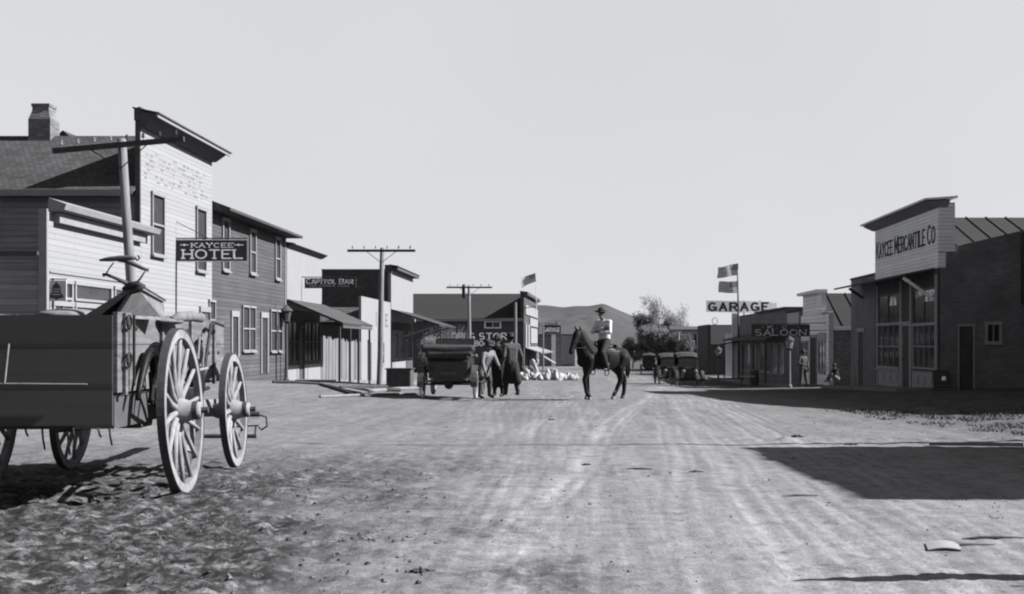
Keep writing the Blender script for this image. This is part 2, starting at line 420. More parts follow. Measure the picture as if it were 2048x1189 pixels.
q = np.stack([ii, ii+1, ii+1+nx_, ii+nx_], -1).astype(np.int32)
me.loops.add(q.size); me.loops.foreach_set('vertex_index', q.ravel())
me.polygons.add(len(q)); me.polygons.foreach_set('loop_start', np.arange(len(q))*4); me.polygons.foreach_set('loop_total', np.full(len(q), 4))
me.polygons.foreach_set('use_smooth', np.ones(len(q), bool)); me.update()
at = me.attributes.new('track', 'FLOAT', 'POINT'); at.data.foreach_set('value', (tracks(GX, GY)*(GY < 130)*(GY > 2)).ravel().astype(np.float32))
at = me.attributes.new('churn', 'FLOAT', 'POINT'); at.data.foreach_set('value', roughm(GX, GY).ravel().astype(np.float32))
k = NT('dirt_street', 1.0); o = k.sep()
nA = k.ramp(k.noise(scale=.35, detail=6), [(.3, .86), (.7, 1.12)]); nr = k.n('ShaderNodeMapRange'); k.l(o[1], nr.inputs[0]); nr.inputs[1].default_value = 5; nr.inputs[2].default_value = 26; nr.inputs[3].default_value = 1.12; nr.inputs[4].default_value = .80; nA = k.math('MULTIPLY', nA, nr.outputs[0])
nB = k.ramp(k.noise(scale=7, detail=8, rough=.75), [(.28, .72), (.72, 1.25)])
nC = k.ramp(k.noise(scale=42, detail=5, rough=.8), [(.36, .70), (.5, 1.0), (.64, 1.22)])
def attr(nm):
    a_ = k.n('ShaderNodeAttribute'); a_.attribute_name = nm; return a_.outputs['Fac']
trk = k.ramp(k.noise(scale=1, stretch=(3.4, .12, 1), detail=6, rough=.7), [(.38, .86), (.5, 1.0), (.60, 1.14), (.68, 1.04)])
tA = k.math('ADD', 1, k.math('MULTIPLY', attr('track'), k.math('MULTIPLY', k.ramp(k.noise(scale=6, detail=6, rough=.7), [(.3, .35), (.6, 1)]), .72)))
ch = attr('churn')
blot = k.math('MULTIPLY', k.ramp(k.noise(scale=9.5, detail=9, rough=.72), [(.43, .10), (.51, .42), (.58, 1.1)]), k.ramp(k.noise(scale=2.6, detail=5), [(.42, .42), (.58, 1.0)]))  # dark blots: dirt and dung tone plus clod shadows put into the colour
bl = k.math('ADD', k.math('MULTIPLY', k.math('SUBTRACT', k.math('MULTIPLY', blot, .82), 1), ch), 1)
spot = k.ramp(k.noise(scale=4.5, stretch=(1, .8, 1), detail=10, rough=.82), [(.33, .32), (.42, .80), (.5, 1.0), (.60, 1.16)])
mR = k.n('ShaderNodeMapRange', interpolation_type='SMOOTHSTEP'); k.l(o[0], mR.inputs[0]); mR.inputs[1].default_value = 4; mR.inputs[2].default_value = 8
rb = k.ramp(k.noise(scale=2.2, detail=8, rough=.75), [(.42, .22), (.60, .70)])
rr = k.math('ADD', k.math('MULTIPLY', k.math('SUBTRACT', rb, 1), mR.outputs[0]), 1)
f = k.math('MULTIPLY', k.math('MULTIPLY', nA, nB), k.math('MULTIPLY', nC, k.math('MULTIPLY', trk, tA)))
f = k.math('MULTIPLY', k.math('MULTIPLY', f, spot), k.math('MULTIPLY', bl, rr))
k.color(.128, f)
k.bump(k.math('ADD', k.noise(scale=8, detail=10, rough=.78), k.math('MULTIPLY', k.noise(scale=45, detail=4), .5)), .6, .035)
me.materials.append(k.m)
go = bpy.data.objects.new('ground', me); C.objects.link(go); go['kind'] = 'structure'

# hills
prof = [(-2500, 628), (-600, 618), (300, 606), (800, 600), (1000, 603), (1075, 608), (1130, 612), (1180, 609), (1205, 606), (1216, 609), (1240, 619), (1280, 635), (1330, 647), (1390, 655), (1480, 653), (1640, 646), (1900, 650), (2600, 640), (4500, 655)]
HYd = 1250
hu = np.array([a for a, b in prof], float); hv = np.array([b for a, b in prof], float)
HX = X_(hu, HYd); HZ = Z_(hv, HYd)
mb = MB(); nxh, nyh = 420, 46
xsH = np.concatenate([np.linspace(-1900, -220, 90), np.linspace(-216, 330, 240), np.linspace(340, 1700, 90)])
ysH = np.linspace(560, 1900, nyh)
vs = []
for j, y in enumerate(ysH):
    t = (y-560)/(HYd-560); e = np.clip(t, 0, 1) if t <= 1 else 1-(t-1)*.5
    e = e**1.25 if t <= 1 else e
    zr = np.interp(xsH, HX, HZ)+2.5
    gul = (np.abs(vn(xsH/26+vn(xsH*.01, np.full_like(xsH, y/90))*2, np.full_like(xsH, y/160)))-.25)*14+vn(xsH/9, np.full_like(xsH, y/30))*3
    z = -3.5+zr*e+gul*np.sin(np.clip(t, 0, 1)*PI)*.8+vn(xsH/14, np.full_like(xsH, y/14.))*.8
    vs += [(float(a), float(y), float(b)) for a, b in zip(xsH, z)]
mb.v = vs; mb.f = [(j*nxh+i, j*nxh+i+1, (j+1)*nxh+i+1, (j+1)*nxh+i) for j in range(nyh-1) for i in range(nxh-1)]; mb.m = [0]*len(mb.f)
k = NT('sagebrush_hill', 1); f = k.math('MULTIPLY', k.ramp(k.noise(scale=.012, detail=8), [(.3, .75), (.7, 1.2)]), k.ramp(k.noise(scale=.25, detail=6, rough=.8), [(.35, .8), (.65, 1.2)]))
k.color(.036, f)
ho = part('hills', mb, k.m, smooth=True); ho['kind'] = 'structure'

# ------------------------------------------------------------------ building helpers
def wbox(mb, ax, pl, sg, a0, a1, z0, z1, d0, d1):
    lo, hi = sorted((pl+sg*d0, pl+sg*d1))
    if ax == 'x': mb.box(lo, hi, a0, a1, z0, z1)
    else: mb.box(a0, a1, lo, hi, z0, z1)
def window(root, ax, pl, sg, a0, a1, z0, z1, fm, gm=None, fr=.09, nx=1, nz=2, proud=.05, sill=True, bar=.035):
    fm2 = MB()
    wbox(fm2, ax, pl, sg, a0-fr, a0, z0, z1, -.02, proud); wbox(fm2, ax, pl, sg, a1, a1+fr, z0, z1, -.02, proud)
    wbox(fm2, ax, pl, sg, a0-fr-.02, a1+fr+.02, z1, z1+fr*1.2, -.02, proud+.012)
    wbox(fm2, ax, pl, sg, a0-fr, a1+fr, z0-fr*.8, z0, -.02, proud+.004)
    for i in range(1, nx):
        a = a0+(a1-a0)*i/nx; wbox(fm2, ax, pl, sg, a-bar/2, a+bar/2, z0, z1, .008, proud-.012)
    for i in range(1, nz):
        z = z0+(z1-z0)*i/nz; wbox(fm2, ax, pl, sg, a0, a1, z-bar/2-.008, z+bar/2+.008, .006, proud-.008)
    w = W('window', fm2, fm, root)
    p = MB(); wbox(p, ax, pl, sg, a0, a1, z0, z1, -.01, .004); W('pane', p, gm or m_glass, w)
    if sill:
        s = MB(); wbox(s, ax, pl, sg, a0-fr-.04, a1+fr+.04, z0-fr*.8-.05, z0-fr*.8-.002, -.02, proud+.05); W('sill', s, fm, w)
    return w
def door(root, ax, pl, sg, a0, a1, z0, z1, fm, dm, fr=.1, label=None):
    d = MB(); wbox(d, ax, pl, sg, a0, a1, z0, z1, -.02, .006)
    for q in ((.08, .42), (.52, .92)):
        zz0 = z0+(z1-z0)*q[0]; zz1 = z0+(z1-z0)*q[1]; e = (a1-a0)*.16
        wbox(d, ax, pl, sg, a0+e, a1-e, zz0, zz1, .0, .016)
    o = W('door', d, dm, root)
    f = MB(); wbox(f, ax, pl, sg, a0-fr, a0, z0, z1, -.02, .05); wbox(f, ax, pl, sg, a1, a1+fr, z0, z1, -.02, .05)
    wbox(f, ax, pl, sg, a0-fr-.02, a1+fr+.02, z1, z1+fr*1.6, -.02, .06); W('door_frame', f, fm, o)
    h = MB(); a = a1-.09; c = {'x': (pl+sg*.05, a, z0+1.0), 'y': (a, pl+sg*.05, z0+1.0)}[ax]; h.ell(c, (.03, .03, .03), 8, 6); W('handle', h, m_iron, o)
    if label: o['label'] = label
    return o
def gable_y(mb, x0, x1, y0, y1, ze, zr, over=.3, t=.07):   # ridge runs along X, slopes face -Y and +Y
    ym = (y0+y1)/2; sl = (zr-ze)/(ym-y0)
    mb.slab([(x0, y0-over, ze-over*sl), (x1, y0-over, ze-over*sl), (x1, ym, zr), (x0, ym, zr)], t)
    mb.slab([(x0, ym, zr), (x1, ym, zr), (x1, y1+over, ze-over*sl), (x0, y1+over, ze-over*sl)], t)

# slab lettering -----------------------------------------------------------
def arc(cx, cy, rx, ry, a0, a1, n=8): return [(cx+rx*math.cos(R(a0+(a1-a0)*i/n)), cy+ry*math.sin(R(a0+(a1-a0)*i/n))) for i in range(n+1)]
GL = {
 'A': [[(0,0),(.35,1),(.7,0)], [(.14,.36),(.56,.36)]], 'B': [[(0,0),(0,1),(.4,1)]+arc(.4,.76,.24,.24,90,-90)+[(0,.52)], [(.4,.52)]+arc(.42,.26,.27,.26,90,-90)+[(0,0)]],
 'C': [arc(.36,.5,.36,.5,50,310,12)], 'D': [[(0,0),(0,1),(.3,1)]+arc(.3,.5,.38,.5,90,-90,10)+[(0,0)]], 'E': [[(.6,1),(0,1),(0,0),(.62,0)], [(0,.52),(.45,.52)]],
 'G': [arc(.36,.5,.36,.5,50,340,12), [(.42,.42),(.7,.42),(.7,.1)]], 'H': [[(0,0),(0,1)], [(.65,0),(.65,1)], [(0,.5),(.65,.5)]], 'I': [[(.1,0),(.1,1)]],
 'K': [[(0,0),(0,1)], [(.62,1),(.02,.42)], [(.22,.6),(.66,0)]], 'L': [[(0,1),(0,0),(.58,0)]], 'M': [[(0,0),(0,1),(.4,.25),(.8,1),(.8,0)]],
 'N': [[(0,0),(0,1),(.65,0),(.65,1)]], 'O': [arc(.38,.5,.38,.5,0,360,16)], 'P': [[(0,0),(0,1),(.38,1)]+arc(.38,.74,.26,.26,90,-90)+[(0,.48)]],
 'R': [[(0,0),(0,1),(.38,1)]+arc(.38,.74,.26,.26,90,-90)+[(0,.48)], [(.34,.48),(.66,0)]],
 'S': [arc(.32,.74,.3,.26,40,250,8)+arc(.32,.26,.32,.26,80,-140,8)], 'T': [[(0,1),(.7,1)], [(.35,1),(.35,0)]], 'U': [[(0,1),(0,.3)]+arc(.33,.3,.33,.3,180,360)+[(.66,1)]],
 'W': [[(0,1),(.2,0),(.42,.75),(.64,0),(.84,1)]],
 'Y': [[(0,1),(.34,.48),(.68,1)], [(.34,.48),(.34,0)]], 'F': [[(.6,1),(0,1),(0,0)], [(0,.52),(.45,.52)]], '.': [[(.05,0),(.05,.05)]], '+': [[(0,.5),(.5,.5)], [(.25,.35),(.25,.65)]], '*': [[(.1,.5),(.25,.5)]],
}
GW = {'W': .84, 'I': .2, 'M': .8, '.': .12, '+': .5, 'O': .76, 'E': .6, 'L': .56, 'F': .6, '*': .25}
SER = {'A': [(0,0),(.7,0)], 'H': [(0,0),(0,1),(.65,0),(.65,1)], 'K': [(0,0),(0,1),(.66,0),(.62,1)], 'L': [(0,1)], 'T': [(.35,0)], 'I': [(.1,0),(.1,1)], 'N': [(0,0),(0,1),(.65,1)], 'Y': [(.34,0),(0,1),(.68,1)], 'P': [(0,0)], 'R': [(0,0),(.66,0)], 'M': [(0,0),(.8,0)]}
def lettering(mb, txt, org, ux, nrm, width, h, th=.1, serif=0, gap=.22, depth=.012, hs=None, dstep=.0012):
    """txt fitted into `width`; org = lower-left, ux = reading direction, nrm = outward normal; hs = small-cap factor"""
    ux = Vector(ux).normalized(); nr = Vector(nrm).normalized(); uz = Vector((0,0,1)); org = Vector(org)
    tot = 0; first = True; sc = []
    for i, c in enumerate(txt):
        s = 1 if (hs is None or i == 0 or txt[i-1] == ' ') else hs
        sc.append(s)
        tot += (.4 if c == ' ' else GW.get(c, .68)*s+gap)
    tot -= gap; kx = width/tot; cx = 0; cnt = 0
    for c, s in zip(txt, sc):
        if c == ' ': cx += .4; continue
        segs = []
        for pl in GL[c]:
            for a, b in zip(pl, pl[1:]): segs.append((a, b))
        if serif:
            for (a, b) in SER.get(c, []): segs.append(((a-serif, b), (a+serif, b)))
        for a, b in segs:
            p = Vector(((cx+a[0]*s)*kx, a[1]*h*s)); q = Vector(((cx+b[0]*s)*kx, b[1]*h*s))
            d = q-p
            if d.length < 1e-6: continue
            d.normalize(); t = th*h*(1-.25*abs(d.x))/2; n2 = Vector((-d.y, d.x))*t; p = p-d*t*.7; q = q+d*t*.7
            dd = depth+(cnt % 7)*dstep; cnt += 1
            P = lambda v, e: org+ux*v.x+uz*v.y+nr*e
            mb.hexa([P(p-n2, 0), P(q-n2, 0), P(q+n2, 0), P(p+n2, 0), P(p-n2, dd), P(q-n2, dd), P(q+n2, dd), P(p+n2, dd)])
        cx += GW.get(c, .68)*s+gap
    return mb

XL = -11.2; XR = 12.3
# ================================================================== LEFT SIDE
# --- telephone office annex (white one-storey false front)
b = thing('shop_building', 'low white clapboard telephone office with flat false front and bell sign', 'building', (-13, 28.5, .1))
m = MB(); m.box(-19.4, XL-.13, 26.0, 31.58, -.3, 3.1); W('wall', m, m_greyd, b)
m = MB(); m.box(XL-.12, XL, 25.98, 31.59, -.3, 4.05); W('false_front', m, m_hotel2, b)
m = MB(); m.box(XL-.14, XL+.03, 25.9, 25.975, -.3, 4.1); m.box(-19.4, XL-.142, 25.93, 25.99, 3.05, 3.18); W('corner_board', m, m_trimw, b)
m = MB(); m.box(-19.5, XL-.13, 25.8, 31.55, 3.11, 3.19); W('roof', m, m_tar, b)
m = MB()
m.hexa([(XL-.02, 26.1, 4.06), (XL+.32, 26.1, 4.1), (XL+.32, 32.1, 4.1), (XL-.02, 32.1, 4.06), (XL-.02, 26.1, 4.36), (XL+.36, 26.1, 4.22), (XL+.36, 32.1, 4.22), (XL-.02, 32.1, 4.36)])
m.box(XL-.01, XL+.14, 26.3, 31.55, 3.84, 4.055); W('cornice', m, m_trimw, b)
for a0, a1, nx_w in ((26.3, 27.2, 2), (27.45, 29.5, 1), (29.8, 31.2, 1)):
    window(b, 'x', XL, 1, a0, a1, 2.26, 2.56, m_white, fr=.07, nx=1, nz=1, proud=.04, sill=False)
    window(b, 'x', XL, 1, a0, a1, .9, 2.06, m_white, fr=.08, nx=nx_w, nz=1, proud=.05)
m = MB(); m.box(XL, XL+.03, 26.1, 31.55, 2.76, 2.79); W('trim_band', m, m_trimw, b)
# bell sign on it
b = thing('bell_sign', 'square grey bell sign hung at corner of the white telephone office', 'sign', (XL+.1, 26.1, 2.17))
SY = 26.12; x0, x1, z0, z1 = X_(94.5, SY), X_(133, SY), Z_(602.5, SY), Z_(561.5, SY)
m = MB(); m.box(x0, x1, SY-.015, SY+.015, z0, z1); W('sign_board', m, m_sg, b)
bell = [(.03,.94),(.05,.86),(.14,.80),(.2,.72),(.22,.56),(.25,.4),(.36,.26),(.385,.19),(.37,.16),(.1,.12),(.06,.07),(0,.06)]
pts = [(a, z) for a, z in bell]+[(-a, z) for a, z in reversed(bell[:-1])]
cx, ww, hh = (x0+x1)/2, x1-x0, z1-z0; n = len(pts); m = MB()
vs = [(cx+a*ww, SY-.0255, z0+z*hh) for a, z in pts]+[(cx+a*ww, SY-.016, z0+z*hh) for a, z in pts]
m.add(vs, [tuple(range(n)), tuple(range(2*n-1, n-1, -1))]+[(i, n+i, n+(i+1)%n, (i+1)%n) for i in range(n)]); W('bell_emblem', m, m_signk, b)
m = MB()
for z, h_ in ((.30, .27), (.44, .2), (.56, .18)): m.box(cx-h_*ww*.8, cx+h_*ww*.8, SY-.029, SY-.0265, z0+z*hh, z0+(z+.035)*hh)
W('emblem_lines', m, m_sg, b)
m = MB(); m.tube([(XL, SY, z1+.03), (x1, SY, z1+.03)], .012, 6); W('bracket', m, m_iron, b)

# --- hotel
b = thing('hotel_building', 'tall white clapboard hotel with projecting dark cornice, shingle roof and chimney', 'building', (-15, 34.7, .1))
m = MB(); m.box(-24, XL-.12, 31.62, 37.8, -.3, 5.3)
m.add([(-24, 31.62, 5.3), (XL-.12, 31.62, 5.3), (XL-.12, 34.7, 7.0), (-24, 34.7, 7.0), (-24, 37.8, 5.3), (XL-.12, 37.8, 5.3)], [(0,1,2,3), (3,2,5,4), (1,5,2), (0,3,4)])
W('wall', m, m_greyd, b)
m = MB(); m.box(XL-.11, XL, 31.6, 37.8, -.3, 6.98); W('false_front', m, m_hotel, b)
m = MB(); m.box(XL-.13, XL-.004, 31.55, 31.598, -.3, 6.98); W('corner_board', m, m_soff, b)
m = MB(); gable_y(m, -24, XL-.12, 31.62, 37.8, 5.34, 7.13, .42); r = W('roof', m, m_shing, b)
m = MB(); m.box(-24, XL-.14, 31.1, 31.16, 5.0, 5.16); W('fascia', m, m_trimw, b)
m = MB()
y0, y1 = 31.5, 38.1
m.hexa([(XL-.14, y0, 6.99), (XL+.02, y0, 6.99), (XL+.02, y1, 6.99), (XL-.14, y1, 6.99), (XL-.14, y0, 7.30), (XL+.02, y0, 7.34), (XL+.02, y1, 7.34), (XL-.14, y1, 7.30)])
m.hexa([(XL+.003, y0+.01, 6.84), (XL+.12, y0+.01, 6.84), (XL+.12, y1-.28, 6.84), (XL+.003, y1-.28, 6.84), (XL+.024, y0+.01, 7.235), (XL+.425, y0+.01, 7.155), (XL+.425, y1-.01, 7.155), (XL+.024, y1-.01, 7.235)])
c = W('cornice', m, m_soff, b)
m = MB(); m.beam((XL+.45, y0, 7.12), (XL+.45, y1+.05, 7.12), .05, .10); W('cornice_edge', m, m_white, c)
m = MB(); m.slab([(XL-.17, y0-.03, 7.33), (XL+.52, y0-.03, 7.19), (XL+.52, y1+.08, 7.19), (XL-.17, y1+.08, 7.33)], .035); W('cornice_cap', m, m_dark, c)
for (u0, u1, vt, vb) in ((303, 325, 393, 508), (392, 409, 421, 540)):
    ya = XL*2450/(u0-1150); yb = XL*2450/(u1-1150); ym = (ya+yb)/2
    window(b, 'x', XL, 1, ya, yb, Z_(vb, ym), Z_(vt, ym), m_trimw, m_curt, fr=.07, nx=1, nz=2, proud=.06)
window(b, 'x', XL, 1, 33.0, 33.9, .9, 2.0, m_trimw, fr=.07, nz=2); window(b, 'x', XL, 1, 35.2, 36.0, .9, 2.0, m_trimw, fr=.07, nz=2)
door(b, 'x', XL, 1, 36.6, 37.4, -.02, 2.2, m_trimw, m_dark)
# ghost lettering
m = MB(); rg = random.Random(9)   # worn remnants of a painted sign, no longer readable
for r_ in range(7):
    z = 5.52+r_*.125; y = 31.8+rg.uniform(0, .15)
    while y < 37.1:
        L = rg.uniform(.05, .34); dens = .75 if r_ in (1, 4, 5) else .42
        if rg.random() < dens: m.box(XL, XL+.0025, y, min(y+L, 37.3), z+.02, z+rg.uniform(.045, .085))
        y += L+rg.uniform(.03, .16)
W('faded_lettering', m, m_ghost, b)
# chimney
m = MB(); cx, cy = X_(88, 34.7), 34.7
m.box(cx-.31, cx+.31, cy-.31, cy+.31, 6.8, 7.55); m.hexa([(cx-.31,cy-.31,7.55),(cx+.31,cy-.31,7.55),(cx+.31,cy+.31,7.55),(cx-.31,cy+.31,7.55),(cx-.23,cy-.24,7.8),(cx+.24,cy-.24,7.8),(cx+.24,cy+.24,7.8),(cx-.23,cy+.24,7.8)])
m.box(cx-.23, cx+.24, cy-.24, cy+.24, 7.8, 7.92); m.box(cx-.25, cx+.26, cy-.26, cy+.26, 7.921, 8.0); W('chimney', m, m_brickm, r)
m = MB(); q = X_(128, 37); m.add([(q-.9, 36.9, 6.9), (q+.9, 36.9, 6.9), (q, 36.9, Z_(262, 37)), (q-.9, 39, 6.9), (q+.9, 39, 6.9), (q, 39, Z_(262, 37))], [(0,1,2), (1,4,5,2), (0,2,5,3), (3,5,4)]); W('rear_gable', m, m_shing, b)
# hotel sign
b = thing('hanging_sign', 'black hanging sign lettered HOTEL in white with dart ornaments, projecting from white hotel', 'sign', (-10.2, 34.4, 3.5), group=None)
SY = 34.4; x0, x1, z0, z1 = X_(353, SY), X_(494.5, SY), Z_(524, SY), Z_(479.5, SY)
m = MB(); m.box(x0, x1, SY-.03, SY+.03, z0, z1); W('sign_board', m, m_signk, b)
m = MB()
for a in ((x0, x1, z0, z0+.022), (x0, x1, z1-.022, z1)): m.box(a[0], a[1], SY-.038, SY-.031, a[2], a[3])
W('border', m, m_signf, b)
m = MB(); lettering(m, 'KAYCEE', (X_(384, SY), SY-.03, Z_(495.3, SY)), (1,0,0), (0,-1,0), .045+X_(464, SY)-X_(384, SY), .115, .19, .09, gap=.26)
lettering(m, 'HOTEL', (X_(367, SY), SY-.03, Z_(517.3, SY)), (1,0,0), (0,-1,0), X_(484, SY)-X_(367, SY), .235, .2, .12, gap=.24)
for ua, ub in ((361, 378), (469, 487)):
    xa, xb = X_(ua, SY), X_(ub, SY); zc = Z_(490.5, SY); xm = (xa+xb)/2
    m.box(xa, xb, SY-.04, SY-.0315, zc-.01, zc+.01); m.add([(xm-.05, SY-.042, zc), (xm, SY-.042, zc-.035), (xm+.05, SY-.042, zc), (xm, SY-.042, zc+.035)], [(0,1,2,3)])
W('lettering', m, m_signl, b)
m = MB(); m.tube([(XL, SY, z1+.03), (x1, SY, z1+.03)], .018, 6); m.tube([(XL, SY, z1+.5), (XL+.9, SY, z1+.04)], .01, 5); W('bracket', m, m_iron, b)
m = MB(); m.tube([(x0+.01, SY, z0), (x0+.0, SY, 1.3)], .009, 5); W('hanging_wire', m, m_iron, b)

# --- grey two-storey house
b = thing('boarding_house', 'two-storey unpainted grey clapboard building with hipped roof beside the white hotel', 'building', (-14, 42.6, 0))
yA, yB = 37.82, 47.4
m = MB(); m.box(-22, XL, yA, yB, -.4, 5.42); W('wall', m, m_grey, b)
m = MB(); m.box(XL+.001, XL+.025, yB-.13, yB+.01, -.4, 5.4); m.box(XL-.1, XL+.02, yB+.001, yB+.03, -.4, 5.4); W('corner_board', m, m_trimw, b)
m = MB(); ov = .55
def hip(m, x0, x1, y0, y1, z0, zr, rx0, rx1, ry0, ry1):
    lo = [(x0,y0,z0),(x1,y0,z0),(x1,y1,z0),(x0,y1,z0)]; hi = [(rx0,ry0,zr),(rx1,ry0,zr),(rx1,ry1,zr),(rx0,ry1,zr)]
    lb = [(a,b_,c-.09) for a,b_,c in lo]
    m.add(lo+hi+lb, [(0,1,5,4),(1,2,6,5),(2,3,7,6),(3,0,4,7),(4,5,6,7),(0,8,9,1),(1,9,10,2),(2,10,11,3),(3,11,8,0),(8,11,10,9)])
hip(m, -22.5, XL+ov, yA+.02, yB+ov, 5.45, 6.9, -16, -14.5, yA+.05, yB-4.2); W('roof', m, m_shing, b)
for (u, vt, vb, Ww) in ((450, 443, 538, .62), (504, 465, 545, .62), (554, 480, 556, .62)):
    yc = XL*2450/(u-1150); window(b, 'x', XL, 1, yc-Ww/2, yc+Ww/2, Z_(vb, yc), Z_(vt, yc), m_trimw, m_curt, fr=.09, nz=2, proud=.06)
for (ua, ub, vt, vb) in ((484, 508, 616, 700), (540, 562, 624, 701)):
    ya = XL*2450/(ua-1150); yb = XL*2450/(ub-1150); ym = (ya+yb)/2
    h2 = (yb-ya)/2-.05
    window(b, 'x', XL, 1, ya, ya+h2, Z_(vb, ym), Z_(vt, ym), m_trimw, m_curt, fr=.06, nz=2, proud=.06)
    window(b, 'x', XL, 1, yb-h2, yb, Z_(vb, ym), Z_(vt, ym), m_trimw, m_curt, fr=.06, nz=2, proud=.06)
ya = XL*2450/(417-1150); window(b, 'x', XL, 1, ya+.02, ya+.55, Z_(676, ya), Z_(604, ya), m_trimw, m_curt, fr=.06, nz=2)
for ua, ub, vt, vb in ((463, 474, 634, 730), (522, 533, 636, 747)):
    ya = XL*2450/(ua-1150); yb = XL*2450/(ub-1150); ym = (ya+yb)/2
    door(b, 'x', XL, 1, ya, yb, Z_(vb, ym), Z_(vt, ym), m_white, m_curt, fr=.12)

# --- white false front with porch (bar)
b = thing('bar_building', 'white false-front bar with shed porch roof on thin dark posts', 'building', (-14, 51, -.3))
yA, yB = 47.62, 54.1
m = MB(); m.box(-20, XL-.2, yA+.05, yB, -.6, 4.3); W('wall', m, m_greyd, b)
m = MB(); m.box(XL-.19, XL, yA, yB, 2.6, 5.0); W('false_front', m, m_white, b)
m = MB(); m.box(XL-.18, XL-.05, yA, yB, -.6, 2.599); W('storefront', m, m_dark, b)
m = MB()
m.hexa([(XL-.2,yA,5.0),(XL+.03,yA,5.0),(XL+.03,yB+.25,5.0),(XL-.2,yB+.25,5.0),(XL-.2,yA,5.2),(XL+.22,yA,5.14),(XL+.22,yB+.3,5.14),(XL-.2,yB+.3,5.2)])
W('cornice', m, m_soff, b)
m = MB(); m.slab([(XL-.22,yA-.05,5.235),(XL+.26,yA-.05,5.17),(XL+.26,yB+.35,5.17),(XL-.22,yB+.35,5.235)], .03); W('cornice_cap', m, m_white, b)
for a0, a1 in ((yA+.12, 49.7), (50.75, 53.9)): m = MB(); m.box(XL-.05, XL+.01, a0, a1, -.5, .38); W('bulkhead', m, m_white, b)
for a0, a1 in ((47.9, 49.6), (50.9, 52.3), (52.45, 53.8)): window(b, 'x', XL-.05, 1, a0, a1, .55, 2.1, m_dwood, fr=.06, nx=2, nz=2, sill=False)
door(b, 'x', XL-.05, 1, 49.85, 50.6, -.4, 1.9, m_dwood, m_dark, fr=.06)
m = MB(); m.slab([(XL+.02,yA,2.98),(-9.0,yA,2.06),(-9.0,54.6,2.06),(XL+.02,54.6,2.98)][::-1] if False else [(XL+.02,yA,2.98),(-9.0,yA,2.06),(-9.0,54.6,2.06),(XL+.02,54.6,2.98)], .09); p = W('porch_roof', m, m_shing, b)
m = MB(); m.box(-9.1, -9.02, yA+.05, 54.55, 1.86, 1.96); W('porch_beam', m, m_dwood, p)
for i, u in enumerate((679, 700, 717, 739)):
    y = -9.07*2450/(u-1150); y = min(y, 54.4); z = tz(-9.07, y); m = MB(); m.box(-9.11, -9.03, y-.04, y+.04, z-.1, 1.9); W('post', m, m_dwood, b)
# bar sign
b = thing('hanging_sign', 'small dark bar sign with two text lines projecting from the white false-front bar', 'sign', (-10, 50.2, 3.5))
SY = 50.2; x0, x1, z0, z1 = X_(609.5, SY), X_(712, SY), Z_(577, SY), Z_(557, SY)
m = MB(); m.box(x0, x1, SY-.03, SY+.03, z0, z1); W('sign_board', m, m_signk, b)
m = MB(); lettering(m, 'CAPITOL BAR', (X_(613, SY), SY-.03, Z_(568, SY)), (1,0,0), (0,-1,0), X_(706, SY)-X_(613, SY), .19, .2, .05, hs=.82)
lettering(m, 'NO CARDS', (X_(621, SY), SY-.03, Z_(573.5, SY)), (1,0,0), (0,-1,0), X_(671, SY)-X_(621, SY), .055, .16)
lettering(m, 'POOL', (X_(677, SY), SY-.03, Z_(574, SY)), (1,0,0), (0,-1,0), X_(700, SY)-X_(677, SY), .05, .16)
W('lettering', m, m_signf, b)
m = MB(); m.tube([(XL, SY, z1+.05), (x1, SY, z1+.05)], .02, 6); m.tube([(x1+.02, SY, z0+.1), (x1+.22, SY, z0+.03)], .012, 5); W('bracket', m, m_iron, b)

# --- street lantern left
def lantern(name, label, u, Y, vb, vt, pm, hm, th=.06):
    x = X_(u, Y); zb, zt = Z_(vb, Y), Z_(vt, Y)
    r = thing(name, label, 'street lamp', (x, Y, zb), group='street lanterns')
    H = zt-zb; hd = .62
    m = MB(); m.tube([(0,0,-.1), (0,0,H-hd)], [th, th*.75], 10); m.lathe([(th*1.8, 0), (th*1.8, .12), (th, .2)], n=12); part('lamp_post', m, pm, r)
    m = MB(); m.lathe([(.10, H-hd-.02), (.16, H-hd+.04), (.10, H-hd+.06)], n=10); part('collar', m, hm, r)
    m = MB(); m.lathe([(.12, H-hd+.061), (.20, H-.2)], n=8); part('lantern_glass', m, m_lamp if pm is not m_dwood else m_dark, r)
    m = MB(); m.lathe([(.25, H-.2), (.22, H-.15), (.10, H-.04), (.05, H), (.02, H+.05)], n=10); part('lantern_cap', m, hm, r)
    return r
lantern('street_lantern', 'dark street lantern on a post at corner of the bar porch', 573, 46.6, 766, 612, m_dwood, m_dark)

# --- board fence between bar and small shop
b = thing('board_fence', 'tall raw vertical board fence filling the gap left of small white shop', 'fence', (XL, 59, -.5))
m = MB(); y = 54.15
while y < 64.1:
    wd = random.uniform(.2, .3); h = Z_(675, 54)+(-.2)*(y-54)/10+random.uniform(-.08, .1); d = random.uniform(0, .03)
    m.box(XL-.06+d, XL-.03+d, y, min(y+wd-.02, 64.15), tz(XL, y)-.2, h); y += wd
W('boards', m, m_fence, b)
m = MB(); m.box(XL-.16, XL-.07, 54.12, 64.15, .8, .9); W('rail', m, m_dwood, b)
